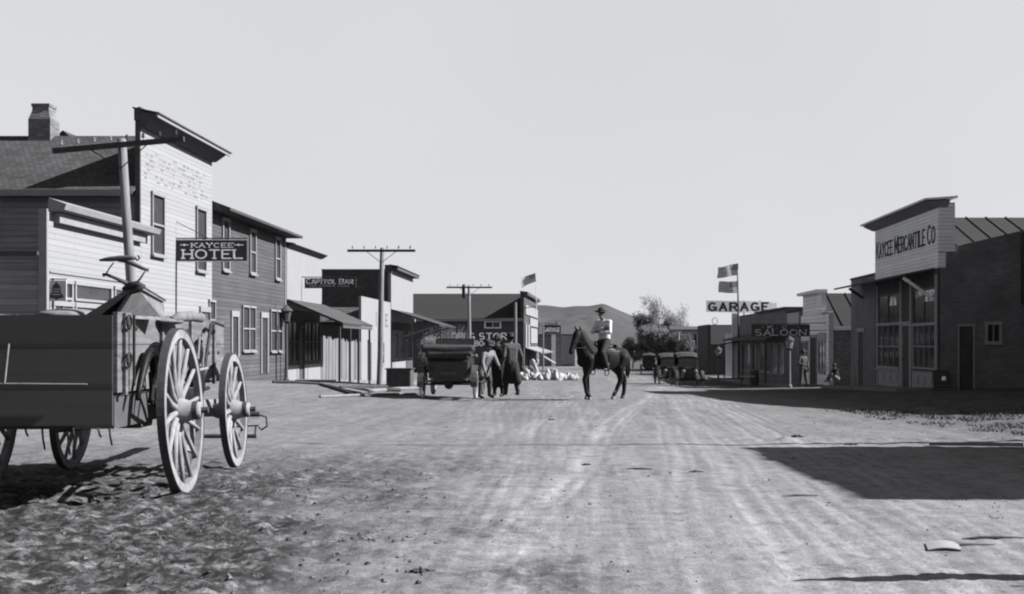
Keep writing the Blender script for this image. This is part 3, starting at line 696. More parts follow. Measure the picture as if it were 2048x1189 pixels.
# --- small white shop
b = thing('small_shop', 'small one-storey white false-front shop with faded dark letters', 'building', (-13.5, 69, -.8))
yA, yB = 64.2, 74.4
m = MB(); m.box(-19, XL-.15, yA+.05, yB, -1.3, 2.4); W('wall', m, m_dark, b)
m = MB(); m.box(XL-.14, XL, yA, yB, -1.3, 3.74); W('false_front', m, m_white, b)
m = MB(); gable_y(m, -19, XL-.15, yA+.05, yB, 2.45, 3.3, .3); W('roof', m, m_shing, b)
m = MB(); lettering(m, 'ICE', (XL, 68.9, 2.3), (0,1,0), (1,0,0), 4.3, .66, .24, .06, gap=.9, depth=.01); W('lettering', m, M_plain('shop_letter_grey', .085, .3, 8), b)
window(b, 'x', XL, 1, 70.4, 71.6, .1, 1.3, m_trimw, fr=.08); door(b, 'x', XL, 1, 66.2, 67.1, -.8, 1.3, m_trimw, m_trimw)
# --- tall dark-sided store with white false front and canopy
b = thing('store_building', 'dark-sided store with tall white false front and sloping strutted canopy', 'building', (-14, 79, -1))
yA, yB = 74.62, 84.7
m = MB(); m.box(X_(643, 74.6), XL-.2, yA+.06, yB, -1.4, 5.72); W('wall', m, m_dark, b)
m = MB(); m.box(XL-.19, XL, yA, yB, 2.6, 5.75); W('false_front', m, m_white, b)
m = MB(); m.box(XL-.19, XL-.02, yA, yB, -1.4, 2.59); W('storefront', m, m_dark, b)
m = MB(); m.box(X_(641, 74.6), XL-.4, yA-.02, yB, 5.73, 5.79); W('roof', m, m_trimw, b)
m = MB(); m.box(XL-.38, XL+.05, yA-.08, yA+.4, 5.6, 6.05); m.box(XL-.1, XL+.38, yA+.2, yB+.4, 5.76, 5.98); W('cornice', m, m_soff, b)
m = MB(); m.slab([(XL-.1,yA-.1,6.08),(XL+.46,yA-.1,5.99),(XL+.46,yB+.45,5.99),(XL-.1,yB+.45,6.08)], .03); W('cornice_cap', m, m_trimw, b)
m = MB(); m.box(XL, XL+.12, yB-.1, yB+.4, 2.75, 2.95); W('shelf_bracket', m, m_white, b)
cx = X_(886, 76.5); m = MB(); m.slab([(XL+.01,yA,3.35),(cx,yA,2.42),(cx,yB,2.42),(XL+.01,yB,3.35)], .1); p = W('canopy', m, m_shingd, b)
m = MB(); m.beam((XL+.02, yA+1, 1.5), (cx-.3, yA+1, 2.35), .09, .09); m.beam((XL+.02, yB-1, 1.5), (cx-.3, yB-1, 2.35), .09, .09); W('strut', m, m_pole, p)
for a0, a1 in ((75.2, 77.4), (77.8, 80.0), (82, 84.2)): window(b, 'x', XL-.02, 1, a0, a1, .3, 2.0, m_trimw, fr=.08, nx=3, nz=1, sill=False)
m = MB(); m.box(XL-.02, XL+.06, yA+.1, 80.6, -.75, .1); W('bulkhead', m, m_white, b)
door(b, 'x', XL-.02, 1, 80.7, 81.6, -1.0, 1.4, m_trimw, m_dark)
m = MB(); m.box(cx-.08, cx, 75.5, 75.6, tz(cx, 75)-.1, 2.35); W('post', m, m_dwood, b)

# --- big dark store across the end
b = thing('drug_store_building', 'large dark building with white DRUG STORE lettering on its long side wall', 'building', (-10, 130, -1.5))
SY = 126.; xa, xb = X_(806, SY), X_(1048, SY); ze = Z_(637, SY); YE = 149.
m = MB(); m.box(xa, xb-.05, SY, YE-.1, -2.2, ze); W('wall', m, m_dark, b)
zr = Z_(587.5, SY)+.33
m = MB()
m.slab([(xa-.3, SY-.4, ze-.1), (xb-.1, SY-.4, ze-.1), (xb-.1, SY+8.5, zr), (xa-.3, SY+8.5, zr)], .12)
m.slab([(xa-.3, SY+8.5, zr), (xb-.1, SY+8.5, zr), (xb-.1, YE, ze), (xa-.3, YE, ze)], .12); r = W('roof', m, M_plain('faded_roofing', .014, .25, .8), b)
m = MB(); m.box(xa-.3, xb-.1, SY-.46, SY-.41, ze-.32, ze-.12); W('fascia', m, m_trimw, b)
zt = Z_(590, SY)
d = (xb-X_(1075, YE))   # facade runs slightly skew
fx = X_(1075, YE)
m = MB(); m.hexa([(xb-.35, SY-.1, -2.2), (xb, SY-.1, -2.2), (fx, YE, -2.2), (fx-.35, YE, -2.2), (xb-.35, SY-.1, zt), (xb, SY-.1, zt), (fx, YE, zt), (fx-.35, YE, zt)]); W('false_front', m, m_grey, b)
m = MB(); m.hexa([(xb-.4, SY-.2, zt), (xb+.35, SY-.2, zt), (fx+.35, YE, zt), (fx-.4, YE, zt), (xb-.4, SY-.2, zt+.4), (xb+.4, SY-.2, zt+.3), (fx+.4, YE, zt+.3), (fx-.4, YE, zt+.4)]); W('cornice', m, m_soff, b)
def fpt(t, z, d=0): # along the skew facade
    return (xb+(fx-xb)*t+d, SY+(YE-SY)*t, z)
for zz0, zz1, t0, t1 in ((4.3, 5.3, .05, .95), (3.2, 4.1, .35, .95), (1.3, 3.0, .4, .92)):
    m = MB(); m.hexa([fpt(t0, zz0, .01), fpt(t0, zz0, .12), fpt(t1, zz0, .12), fpt(t1, zz0, .01), fpt(t0, zz1, .01), fpt(t0, zz1, .12), fpt(t1, zz1, .12), fpt(t1, zz1, .01)]); W('painted_panel', m, m_white, b)
for t0, t1 in ((.03, .12), (.2, .3)):
    m = MB(); m.hexa([fpt(t0, .9, .01), fpt(t0, .9, .15), fpt(t1, .9, .15), fpt(t1, .9, .01), fpt(t0, 3.3, .01), fpt(t0, 3.3, .15), fpt(t1, 3.3, .15), fpt(t1, 3.3, .01)]); W('window', m, m_white, b)
# awning over the pavement, roughly
m = MB(); m.slab([(xb, SY+1, .9), (xb+1.8, SY+1, .3), (fx+2, YE-2, .3), (fx, YE-2, .9)], .1); W('canopy', m, m_greyd, b)
m = MB(); m.slab([(xb+1.6, SY+6, -.0), (xb+3.1, SY+6, -.9), (xb+3.1, SY+12, -.9), (xb+1.6, SY+12, 0.)], .05); W('awning', m, m_white, b)
window(b, 'y', SY, -1, X_(971.5, SY), X_(999.5, SY), Z_(655, SY), Z_(645, SY), M_plain('weathered_window_frame', .55, .1, 4), fr=.14, nx=2, nz=1, sill=False, bar=.05)
mlt = M_plain('wall_lettering_white', .92, .25, 3, bump=0)
m = MB()
lettering(m, 'DRUG', (X_(905, SY), SY, Z_(679, SY)), (1,0,0), (0,-1,0), X_(948, SY)-X_(905, SY), .62, .2, gap=.25)
W('lettering', m, mlt, b); m = MB()
lettering(m, 'STORE', (X_(959, SY), SY, Z_(679, SY)), (1,0,0), (0,-1,0), X_(1026, SY)-X_(959, SY), .62, .2, gap=.3)
W('lettering', m, mlt, b); m = MB()
lettering(m, 'BOOKS', (X_(950, SY), SY, Z_(692, SY)), (1,0,0), (0,-1,0), X_(994, SY)-X_(950, SY), .5, .2, gap=.3)
W('lettering', m, mlt, b)
# --- far left shops
b = thing('garage_shop', 'distant low shop with dark GARAGE board and a white corner post', 'building', (-5, 175, -1.9))
SY = 170.
m = MB(); m.box(X_(1078, SY), X_(1150, SY), SY, SY+14, -2.5, Z_(668, SY)); W('wall', m, m_greyd, b)
m = MB(); gable_y(m, X_(1076, SY), X_(1152, SY), SY, SY+14, Z_(668, SY), Z_(650, SY), .3); W('roof', m, m_tar, b)
m = MB(); m.box(X_(1085, SY), X_(1122, SY), SY-.5, SY-.4, Z_(668, SY), Z_(651, SY)); p = W('sign_board', m, m_dark, b)
m = MB(); lettering(m, 'GARAGE', (X_(1087, SY), SY-.5, Z_(664, SY)), (1,0,0), (0,-1,0), X_(1120, SY)-X_(1087, SY), .55, .2, gap=.3); W('lettering', m, mlt, p)
m = MB(); m.box(X_(1103, SY), X_(1111, SY), SY-.6, SY-.1, -2.2, Z_(670, SY)); W('corner_post', m, M_plain('far_white', .6, .1, 2), b)
m = MB(); m.box(X_(1122, SY), X_(1146, SY), SY-.3, SY-.02, -1.6, Z_(671, SY)); W('front_panel', m, M_plain('far_grey', .18, .2, 1.5), b)

# ================================================================== RIGHT SIDE
b = thing('mercantile_building', 'brick mercantile store with pale lettered false front and tall display windows with painted sky reflections', 'building', (15, 46, -.4))
yA, yB = 41.5, 50.2
m = MB(); m.box(XR+.06, 24, yA+.3, yB, -.8, 4.3); W('wall', m, m_black, b)
m = MB(); m.hexa([(XR+.02, yA, -.8), (24, yA, -.8), (24, yA+.29, -.8), (XR+.02, yA+.29, -.8), (XR+.02, yA, 4.4), (24, yA, 7.2), (24, yA+.29, 7.2), (XR+.02, yA+.29, 4.4)]); W('side_wall', m, m_black, b)
m = MB(); m.box(XR, XR+.25, yA-.02, yB, 3.82, 6.0); W('false_front', m, m_mercs, b)
m = MB(); m.box(XR-.02, XR+.55, yA-.08, yA-.022, 4.35, 6.02); W('corner_board', m, m_mercs, b)
m = MB(); m.box(XR, XR+.05, yA+.0, yB, -.7, 3.81); W('storefront', m, m_dark, b)
m = MB(); m.hexa([(XR-.06,yA-.1,5.86),(XR+.3,yA-.1,5.86),(XR+.3,yB+.2,5.86),(XR-.06,yB+.2,5.86),(XR-.42,yA-.1,6.06),(XR+.4,yA-.1,6.12),(XR+.4,yB+.4,6.12),(XR-.42,yB+.4,6.06)]); c = W('cornice', m, pale('grey_soffit', .14), b)
m = MB(); m.slab([(XR-.5,yA-.16,6.16),(XR+.62,yA-.16,6.24),(XR+.62,yB+.5,6.24),(XR-.5,yB+.5,6.16)], .07); W('cornice_cap', m, m_mercs, c)
m = MB(); gable_y(m, XR+.3, 24, yA+.3, yB, 4.45, 5.98, .0); r = W('roof', m, m_metalroof, b)
m = MB()
for i in range(16):
    x = XR+.9+i*.74; m.beam((x, yA+.3, 4.47), (x, (yA+.3+yB)/2, 6.0), .045, .045)
W('seam', m, m_seam, r)
m = MB(); lettering(m, 'KAYCEE MERCANTILE CO', (XR, yB-.25, 4.72), (0,-1,0), (-1,0,0), yB-yA-.6, .60, .19, .05, gap=.2, depth=.01, hs=.88); W('lettering', m, m_merct, b)
m = MB(); m.slab([(XR-1.15, 41.9, 3.62), (XR, 41.9, 3.84), (XR, 52.8, 3.84), (XR-1.15, 52.8, 3.62)], .07); p = W('canopy', m, m_dwood, b)
for y in (42.0, 52.3):
    m = MB(); m.beam((XR-1.05, y, 3.5), (XR-.02, y-.1, 2.75), .1, .1) if y < 45 else m.beam((XR-.6, y, 3.6), (XR-.02, y, 3.2), .1, .1); W('strut', m, m_mercs if y < 45 else m_dwood, p)
m_fr = pale('window_frame_grey', .22); m_frd = pale('window_frame_dark', .09)
for a0, a1 in ((41.75, 44.45), (46.3, 49.75)):
    ym = (a0+a1)/2; zl, zu = Z_(647, ym), 3.12
    window(b, 'x', XR, -1, a0, a1, Z_(735, ym), zl-.09, m_fr, fr=.09, nx=4, nz=2, proud=.05, bar=.028)
    w_ = window(b, 'x', XR, -1, a0, a1, zl, zu, m_frd, fr=.06, nx=2, nz=1, proud=.045, bar=.05, sill=False)
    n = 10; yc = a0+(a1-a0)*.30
    for s_ in (-1, 1):   # sky reflection painted as rounded pale patches in the glass, split by the mullion
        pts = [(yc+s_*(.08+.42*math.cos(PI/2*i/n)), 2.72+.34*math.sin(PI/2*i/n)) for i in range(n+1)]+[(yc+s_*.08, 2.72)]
        m = MB(); m.add([(XR-.009, a, z) for a, z in pts], [tuple(range(n+2))]); W('sky_reflection_patch', m, m_skyrefl, w_)
for y in (41.62, 44.75, 46.1, 49.7):
    m = MB(); m.box(XR-.06, XR-.0, y-.09, y+.09, -.6, 3.6); W('pilaster', m, m_fr, b)
for a0, a1 in ((41.8, 44.5), (46.3, 49.5)):
    m = MB(); m.box(XR-.05, XR-.001, a0, a1, -.42, .25); m.box(XR-.1, XR-.001, a0, a1, .26, .36)
    for i in range(3): y = a0+.2+i*(a1-a0-.2)/3; m.box(XR-.08, XR-.051, y, y+(a1-a0)/3-.25, -.2, .1)
    W('bulkhead', m, m_fr, b)
door(b, 'x', XR, -1, 44.95, 45.9, -.35, 1.9, m_fr, m_dark)
door(b, 'y', yA, -1, X_(1918, yA), X_(1946, yA), Z_(783, yA), Z_(653, yA), m_fr, m_dark, fr=.045)
window(b, 'y', yA, -1, X_(1975, yA), X_(1998, yA), Z_(683, yA), Z_(650, yA), m_fr, m_curt, fr=.09, nx=2, nz=1)
m = MB(); m.tube([(X_(2045, yA), yA-.1, 2.6), (X_(2045, yA), yA-.1, 5.0)], .08, 10); W('stove_pipe', m, m_iron, b)

b = thing('brick_annex', 'narrow flat-topped dark brick annex under far end of the mercantile canopy', 'building', (15, 52.5, -.6))
m = MB(); m.box(XR, 22, 50.23, 54.6, -1, 4.05); W('wall', m, m_black, b)
m = MB(); m.box(XR-.03, 22, 50.22, 54.65, 4.06, 4.15); W('parapet_cap', m, m_dark, b)
door(b, 'x', XR, -1, 52.0, 53.1, -.55, 1.75, m_fr, m_dark)

# leaning poster board by mercantile
b = thing('poster_board', 'dark poster board leaning against mercantile corner near side door', 'sign', (X_(1885, 40.9), 40.9, -.45))
m = MB(); x0, x1 = X_(1866, 40.9), X_(1904, 40.9); z0, z1 = Z_(784, 40.9), Z_(741, 40.9)
m.hexa([(x0, 40.8, z0), (x1, 40.8, z0), (x1, 40.84, z0), (x0, 40.84, z0), (x0+.1, 41.3, z1), (x1+.02, 41.3, z1), (x1+.02, 41.34, z1), (x0+.1, 41.34, z1)]); W('sign_board', m, m_signk, b)
m = MB(); m.ell((x0+.42, 41.08, z0+.42), (.08, .03, .1), 8, 6); W('round_emblem', m, m_signl, b)
m = MB(); m.beam((x0+.1, 40.85, z0+.2), (x1-.05, 40.85, z0+.2), .03, .03); m.beam((x0+.06, 40.83, z0+.1), (x1-.05, 40.83, z0+.1), .02, .05); W('painted_lines', m, m_frd, b)

# --- saloon
b = thing('saloon_building', 'pale stepped false-front saloon with metal roof and dark brick side wall', 'building', (14, 62.5, -.9))
yA, yB = 59.3, 67.2
m = MB(); m.box(XR+.15, 22, yA+.05, yB, -1.4, 2.05); W('wall', m, m_brickm, b)
m = MB(); m.box(XR, XR+.14, yA, yB-.5, -1.1, 2.75); m.box(XR-.004, XR+.143, yA+1.7, yB-1.1, 2.5, 3.8); W('false_front', m, m_sals, b)
m = MB()
m.box(XR-.25, XR+.2, yA-.05, yA+1.7, 2.752, 2.87); m.box(XR-.3, XR+.25, yA+1.6, yB-.9, 3.802, 3.95); W('cornice', m, m_mercs, b)
m = MB(); m.box(XR-.02, XR+.2, yA-.07, yA-.002, -1.1, 2.75); m.box(XR-.02, XR+.2, yA+1.6, yA+1.695, 2.88, 3.8); W('corner_board', m, pale('bright_trim', .30), b)
m = MB(); gable_y(m, XR+.2, 22, yA+.05, yB, 2.1, 3.85, .1); r = W('roof', m, m_metalroof, b)
m = MB()
for i in range(8): x = XR+.7+i*.95; m.beam((x, yA, 2.13), (x, (yA+yB)/2, 3.87), .05, .05)
W('seam', m, m_seam, r)
m = MB(); m.box(XR+.21, 22, yA-.08, yA-.05, 1.9, 2.1); W('fascia', m, m_mercs, b)
door(b, 'x', XR, -1, 62.3, 63.9, -.95, 1.55, m_fr, m_dark)
window(b, 'x', XR, -1, 60.2, 61.7, -.1, 1.3, m_fr, fr=.1, nx=2, nz=1); window(b, 'x', XR, -1, 64.6, 66.4, -.1, 1.3, m_fr, fr=.1, nx=3, nz=1)
m = MB(); m.box(XR-.06, XR-.01, 60.0, 61.8, 1.35, 1.8); W('name_board', m, pale('aged_board', .3), b)
b = thing('hanging_sign', 'wide black SALOON sign projecting over the walk before pale false front', 'sign', (10, 59.9, 1.8))
SY = 59.9; x0, x1, z0, z1 = X_(1503, SY), X_(1619.5, SY), Z_(673.5, SY), Z_(649, SY)
m = MB(); m.box(x0, x1, SY-.03, SY+.03, z0, z1); W('sign_board', m, m_signk, b)
m = MB(); msl = pale('saloon_letter', .5)
lettering(m, 'SALOON', (X_(1510, SY), SY-.03, Z_(671, SY)), (1,0,0), (0,-1,0), X_(1612, SY)-X_(1510, SY), .27, .14, .09, gap=.25)
W('lettering', m, msl, b); m = MB()
lettering(m, '* K . C . *', (X_(1523, SY), SY-.03, Z_(657.5, SY)), (1,0,0), (0,-1,0), X_(1597, SY)-X_(1523, SY), .13, .16, .08, gap=.3)
W('lettering', m, msl, b)
m = MB(); m.tube([(x0, SY, z1+.05), (XR, SY, z1+.05)], .02, 6); m.beam((x1-.02, SY, (z0+z1)/2), (XR, SY, (z0+z1)/2), .03, .03); W('bracket', m, m_iron, b)

# --- buildings past the saloon
b = thing('white_gabled_shop', 'small shop with pale upper wall squeezed between saloon and dark brick block', 'building', (14, 69, -1.1))
m = MB(); m.box(XR+.02, 20, 67.25, 70.95, -1.5, Z_(624, 69)); W('wall', m, m_brickm, b)
m = MB(); m.box(XR-.02, XR+.015, 67.3, 70.9, 1.75, Z_(626, 69)); W('painted_panel', m, pale('aged_white_panel', .34), b)
m = MB(); m.box(XR-.15, XR+.5, 67.25, 70.98, Z_(623.9, 69), Z_(619, 69)); W('cornice', m, m_soff, b)
b = thing('brick_block', 'dark brick storefront block with long canopy on posts, right of the garage', 'building', (15, 77, -1.2))
m = MB(); m.box(XR, 20, 71.0, 82.5, -1.6, Z_(618, 71.)); W('wall', m, m_black, b)
m = MB(); m.box(XR-.2, 20.1, 70.98, 82.6, Z_(617.9, 71), Z_(614, 71)); W('cornice', m, m_soff, b)
m = MB(); m.slab([(11.0, 71.0, 1.55), (XR-.03, 71.0, 1.85), (XR-.03, 91.5, 1.85), (11.0, 91.5, 1.55)], .1); W('canopy', m, m_dwood, b)
for y in (71.3, 76, 81, 86, 91): m = MB(); m.box(11.05, 11.13, y-.04, y+.04, tz(11, y)-.1, 1.5); W('post', m, m_dwood, b)
for y in (72, 74.5, 77, 79.5): window(b, 'x', XR, -1, y, y+1.6, -.5, 1.2, m_fr, fr=.1, nx=2, nz=1)
b = thing('garage_building', 'grey brick garage with pale narrow front beneath the rooftop GARAGE sign', 'building', (15, 87, -1.3))
m = MB(); m.box(XR+.02, 21, 82.7, 91.9, -1.7, Z_(627, 84)); W('wall', m, m_brickm, b)
m_lime = pale('limewash', .5)
m = MB(); m.box(X_(1464, 92), X_(1478, 92)-.05, 91.95, 92.2, -1.7, Z_(627, 92)); W('pale_front', m, m_lime, b)
m = MB(); m.box(X_(1452, 95), X_(1464, 95), 95., 95.3, -1.7, Z_(668, 95)); W('pale_pier', m, m_lime, b)
m = MB(); m.slab([(11.2, 91.6, 1.3), (XR+.0, 91.6, 1.5), (XR+.0, 94.5, 1.5), (11.2, 94.5, 1.3)], .1); W('canopy', m, m_dark, b)
for y in (83.5, 86, 88.8): window(b, 'x', XR+.02, -1, y, y+1.5, -.6, 1.2, m_fr, fr=.1, nx=2, nz=1)
b = thing('roof_sign', 'long white rooftop signboard reading GARAGE in black, frayed right end', 'sign', (12.5, 89, 3.4))
SY = 89.; zb, zt = Z_(626, SY), Z_(601.5, SY); x0, x1 = X_(1412.5, SY), X_(1554, SY)
m = MB(); pts = [(x0, zb+.08), (X_(1530, SY), zb-.05), (X_(1540, SY), zb+.18), (x1, zb+.3), (x1-.05, zt-.12), (x1-.3, zt-.22), (x1-.5, zt-.08), (x0, zt)]
n = len(pts); m.add([(a, SY-.03, z) for a, z in pts]+[(a, SY+.03, z) for a, z in pts], [tuple(range(n)), tuple(range(2*n-1, n-1, -1))]+[(i, n+i, n+(i+1)%n, (i+1)%n) for i in range(n)])
W('sign_board', m, pale('sign_canvas', 1.0), b)
m = MB(); lettering(m, 'GARAGE', (X_(1418, SY), SY-.031, Z_(621.5, SY)), (1,0,0), (0,-1,0), X_(1536, SY)-X_(1418, SY), .54, .32, .0, gap=.42); W('lettering', m, m_signk, b)
m = MB()
for u in (1488, 1520): m.beam((X_(u, SY), SY+.08, 3.2), (X_(u, SY), SY+.08, zt), .08, .08)
m.beam((X_(1484, SY), SY+.16, zb+.3), (X_(1524, SY), SY+.16, zb+.3), .08, .08)

W('frame', m, m_dwood, b)
b = thing('plain_shed', 'dark flat-roofed building with grey upper wall left of the garage', 'building', (14, 115, -1.6))
m = MB(); m.box(XR+.1, 19, 112, 121, -2.1, Z_(650, 112)); m.box(XR-.2, XR+.099, 112.0, 121, -2.1, Z_(649.5, 112)); W('wall', m, m_dark, b)
m = MB(); m.box(XR+.1, 17.6, 111.9, 111.99, Z_(689, 112), Z_(652, 112)); W('grey_panel', m, pale('weathered_grey_boards', .24), b)
m = MB(); m.tube([(X_(1432, 111), 111.8, Z_(640, 111)+.35*math.cos(t)*1.3, ) if False else (X_(1430, 112)+.24*math.sin(t), 112.2, Z_(649.5, 112)+.31+.31*math.cos(t)) for t in [2*PI*i/14 for i in range(15)]], .03, 5, caps=False); W('hoop_sign', m, m_iron, b)
b = thing('far_house', 'distant grey house beyond the parked cars with one pale doorway', 'building', (13, 140, -1.8))
m = MB(); m.box(X_(1345, 137), X_(1404, 137), 137, 146, -2.3, Z_(659, 137)); W('wall', m, pale('far_house_grey', .21), b)
m = MB(); gable_y(m, X_(1343, 137), X_(1406, 137), 137, 146, Z_(659, 137), Z_(652, 137), .3); W('roof', m, m_tar, b)
m = MB(); m.box(X_(1394, 137), X_(1402, 137), 136.9, 136.99, Z_(700, 137), Z_(668, 137)); W('doorway', m, pale('far_white_door', .6), b)
m = MB(); m.box(X_(1389, 137), X_(1393, 137), 136.9, 136.99, Z_(705, 137), Z_(669, 137)); W('window', m, m_dark, b)

# --- off-frame right neighbours whose shadows fall across the street
b = thing('corner_store', 'brick corner store outside the right edge casting broad shadow on the street', 'building', (17, 24, 0))
hB = 7.2
m = MB(); m.box(XR, 26, 10.0, 15.75, -.5, hB); W('wall', m, m_brickm, b)
m = MB(); rq = random.Random(3); yy = 9.95
while yy < 15.78:
    y2 = min(yy+rq.uniform(.25, .9), 15.8); m.box(XR-.3+rq.uniform(-.03, .03), 26, yy, y2-.002, hB, hB+.12+rq.uniform(0, .07)); yy = y2
W('cornice', m, m_soff, b)
b = thing('unseen_shadow_building', 'unseen building beside the mercantile, roofline shaped for its street shadow, outside the right edge', 'building', (20, 34, 0))
m = MB(); pr = [(24.6, -.5), (41.47, -.5), (41.47, 8.9), (34.5, 8.9), (31, 8.5), (27.5, 7.7), (24.6, 6.7)]; n = len(pr)  # unseen; profile set to throw the sloping shadow and close the sunlit gap
m.add([(16.2, y, z) for y, z in pr]+[(26, y, z) for y, z in pr], [tuple(range(n)), tuple(range(2*n-1, n-1, -1))]+[(i, n+i, n+(i+1)%n, (i+1)%n) for i in range(n)]); W('wall', m, m_brickm, b)

# ================================================================== poles, flags
def pole(label, base, top, arm_c, arm_half, arm_tilt, r, nins=8, armv=None, thick=.1, insu=m_insul, brace=True):
    b = thing('utility_pole', label, 'utility pole', base, group='wooden utility poles')
    B = Vector(base); T = Vector(top)-B; A = Vector(arm_c)-B
    m = MB(); pts = [T*t+Vector((math.sin(t*7)*.012, 0, 0)) for t in (-.05, 0, .25, .5, .75, 1)]
    m.tube(pts, [r, r, r*.92, r*.85, r*.78, r*.7], 12); part('pole', m, m_pole, b, smooth=True)
    d = Vector((math.cos(arm_tilt), 0, math.sin(arm_tilt)))
    if armv: d = Vector(armv).normalized()
    off = Vector((0, -r*.9-thick/2, 0))
    m = MB(); m.beam(A+off-d*arm_half, A+off+d*arm_half, thick*.9, thick); part('crossarm', m, m_arm, b)
    if brace:
        m = MB()
        for s in (-1, 1): m.tube([A+off+d*s*arm_half*.42-Vector((0, -.01, thick/2)), A+off-T.normalized()*.45+Vector((0, .03, 0))], .012, 5)
        part('brace', m, m_iron, b)
    for i in range(nins):
        t = -1+2*(i+.3)/(nins-.4); q = A+off+d*arm_half*t*.95+Vector((0, 0, thick/2))
        m = MB(); m.lathe([(.008, 0), (.008, .05), (.03, .051), (.036, .07), (.022, .09), (.03, .11), (.015, .14)], n=8, at=q); part('insulator', m, insu if i < 4 else m_arm, b)
    return b
Y = 24.0; x = X_(266, Y)
pole('near utility pole leaning left in front of the white hotel, behind the wagon', (x+.15, Y, tz(x, Y)-.1), (X_(243, Y), Y, Z_(278, Y)), (X_(243, Y), Y, Z_(293, Y)), 1.28, R(5.2), .115, 8)
pm2 = pole('straight utility pole standing before the small white shop', (X_(759, 46), 46, tz(-7.3, 46)), (X_(764.5, 46), 46, Z_(496, 46)), (X_(764, 46), 46, Z_(502.5, 46)), 1.27, 0, .12, 6, thick=.09)
p3 = pole('distant utility pole rising behind the parked car with folded top', (X_(940, 70), 70, tz(-6, 70)), (X_(938, 70), 70, Z_(571, 70)), (X_(939, 70), 70, Z_(575.5, 70)), 1.3, 0, .12, 6, thick=.09)
m = MB(); m.lathe([(.06, 0), (.09, .05), (.09, .7), (.05, .8)], n=10, at=(X_(927, 70)-X_(940, 70), 0, Z_(597, 70)-tz(-6, 70))); part('transformer', m, m_arm, p3)
b = thing('plain_pole', 'plain pale pole without crossarm standing before the DRUG STORE wall', 'pole', (X_(1031, 88), 88, tz(-4, 88)))
m = MB(); m.tube([(0, 0, -.2), (0, 0, Z_(605, 88)-tz(-4, 88))], [.13, .1], 10); part('shaft', m, m_pole, b)
b = thing('thin_far_pole', 'thin pale pole beside the distant shop left of the horse', 'pole', (X_(1086.5, 100), 100, tz(0, 100)))
m = MB(); m.tube([(0, 0, -.2), (0, 0, Z_(648, 100)-tz(-2, 100))], [.07, .05], 8); part('shaft', m, m_pole, b)
b = thing('short_white_post', 'short white-topped post showing just above the parked touring car roofs', 'pole', (X_(1357, 120), 120, tz(8, 120)))
m = MB(); m.tube([(0, 0, -.2), (0, 0, Z_(665, 120)-tz(8, 120))], [.16, .1], 8); part('shaft', m, pale('whitewashed_post', .15), b)

Y = 84.
b = thing('flagpole', 'tall flagpole carrying two flags in front of the GARAGE sign', 'flagpole', (X_(1478, Y), Y, tz(11, Y)))
m = MB(); H = Z_(527, Y)-tz(11, Y); m.tube([(0, 0, -.2), (-.05, 0, H*.62), (-.12, 0, H)], [.085, .06, .03], 10); part('shaft', m, m_dwood, b)
def flag(name, label, x, y, zt, wd, hg, droop, seed, mats):
    b = thing(name, label, 'flag', (x, y, zt), group='flags')
    m = MB(); nu, nv = 26, 13; vs = []
    for j in range(nv+1):
        for i in range(nu+1):
            u = i/nu; v = j/nv
            vs.append((-u*wd+.04*math.sin(v*3+seed), .10*math.sin(u*6+seed+v*.8)*u**.6, -v*hg*(1-.12*u*math.sin(seed))-droop*u**1.3+.05*math.sin(u*6+seed)*u))
    for j in range(nv):
        for i in range(nu):
            mi = 1 if j % 2 == 0 else 0
            if i < nu*.4 and j < 7: mi = 2 if not (i % 2 and j % 2) else 0
            m.add([], []); m.f.append((j*(nu+1)+i, j*(nu+1)+i+1, (j+1)*(nu+1)+i+1, (j+1)*(nu+1)+i)); m.m.append(mi)
    m.v = vs
    o = part('cloth', m, mats, b, smooth=True); return b
fm = [pale('flag_stripe_light', .6), pale('flag_stripe_dark', .08), pale('flag_field', .035)]
flag('striped_flag', 'upper flag on garage flagpole, streaming left with tip drooping', X_(1475, Y), Y-.08, Z_(528, Y), 1.38, .80, .28, .8, fm)
flag('striped_flag', 'lower flag on garage flagpole, flying square with clear stripes', X_(1476, Y), Y-.08, Z_(563, Y), 1.32, .80, .05, 2.6, fm)
Y = 126
b = thing('flagpole', 'thin pale flagpole on the corner of the DRUG STORE roof', 'flagpole', (X_(1072.5, Y), Y, Z_(600, Y)))
m = MB(); m.tube([(0, 0, -1.5), (0, 0, Z_(545, Y)-Z_(600, Y))], [.04, .02], 8); part('shaft', m, pale('thin_white_rod', .4), b)
m = MB(); m.beam((-1.6, 0, -.9), (0, 0, -.7), .08, .08); part('bracket', m, m_dwood, b)
flag('striped_flag', 'small distant flag flying left above the DRUG STORE roof', X_(1071.5, Y), Y, Z_(547, Y), 1.45, .85, .55, 4.2, fm)

lantern('street_lantern', 'pale-post street lantern at the edge of the saloon walk', 1579, 58.3, 777, 673, pale('saloon_lamp_post', .11), m_dark, .07)
lantern('street_lantern', 'slender street lantern beyond the parked cars near the garage', 1436.5, 72, 771, 694, pale('garage_lamp_post', .11), m_dark, .06)

# boardwalks
def walk(name, x0, x1, y0, y1, seg=12):
    m = MB(); n = seg
    for i in range(n):
        a = y0+(y1-y0)*i/n; c = y0+(y1-y0)*(i+1)/n; zm = tz((x0+x1)/2, (a+c)/2)+.12
        m.box(x0, x1, a, c-.02, zm-.3, zm+random.uniform(-.005, .008))
    o = part(name, m, m_plankl); o['kind'] = 'structure'
walk('boardwalk', -10.9, -9.3, 47.7, 84, 60); walk('boardwalk', 10.4, 12.1, 59.5, 96, 60); walk('boardwalk', 10.9, 12.2, 41.6, 54.4, 30)

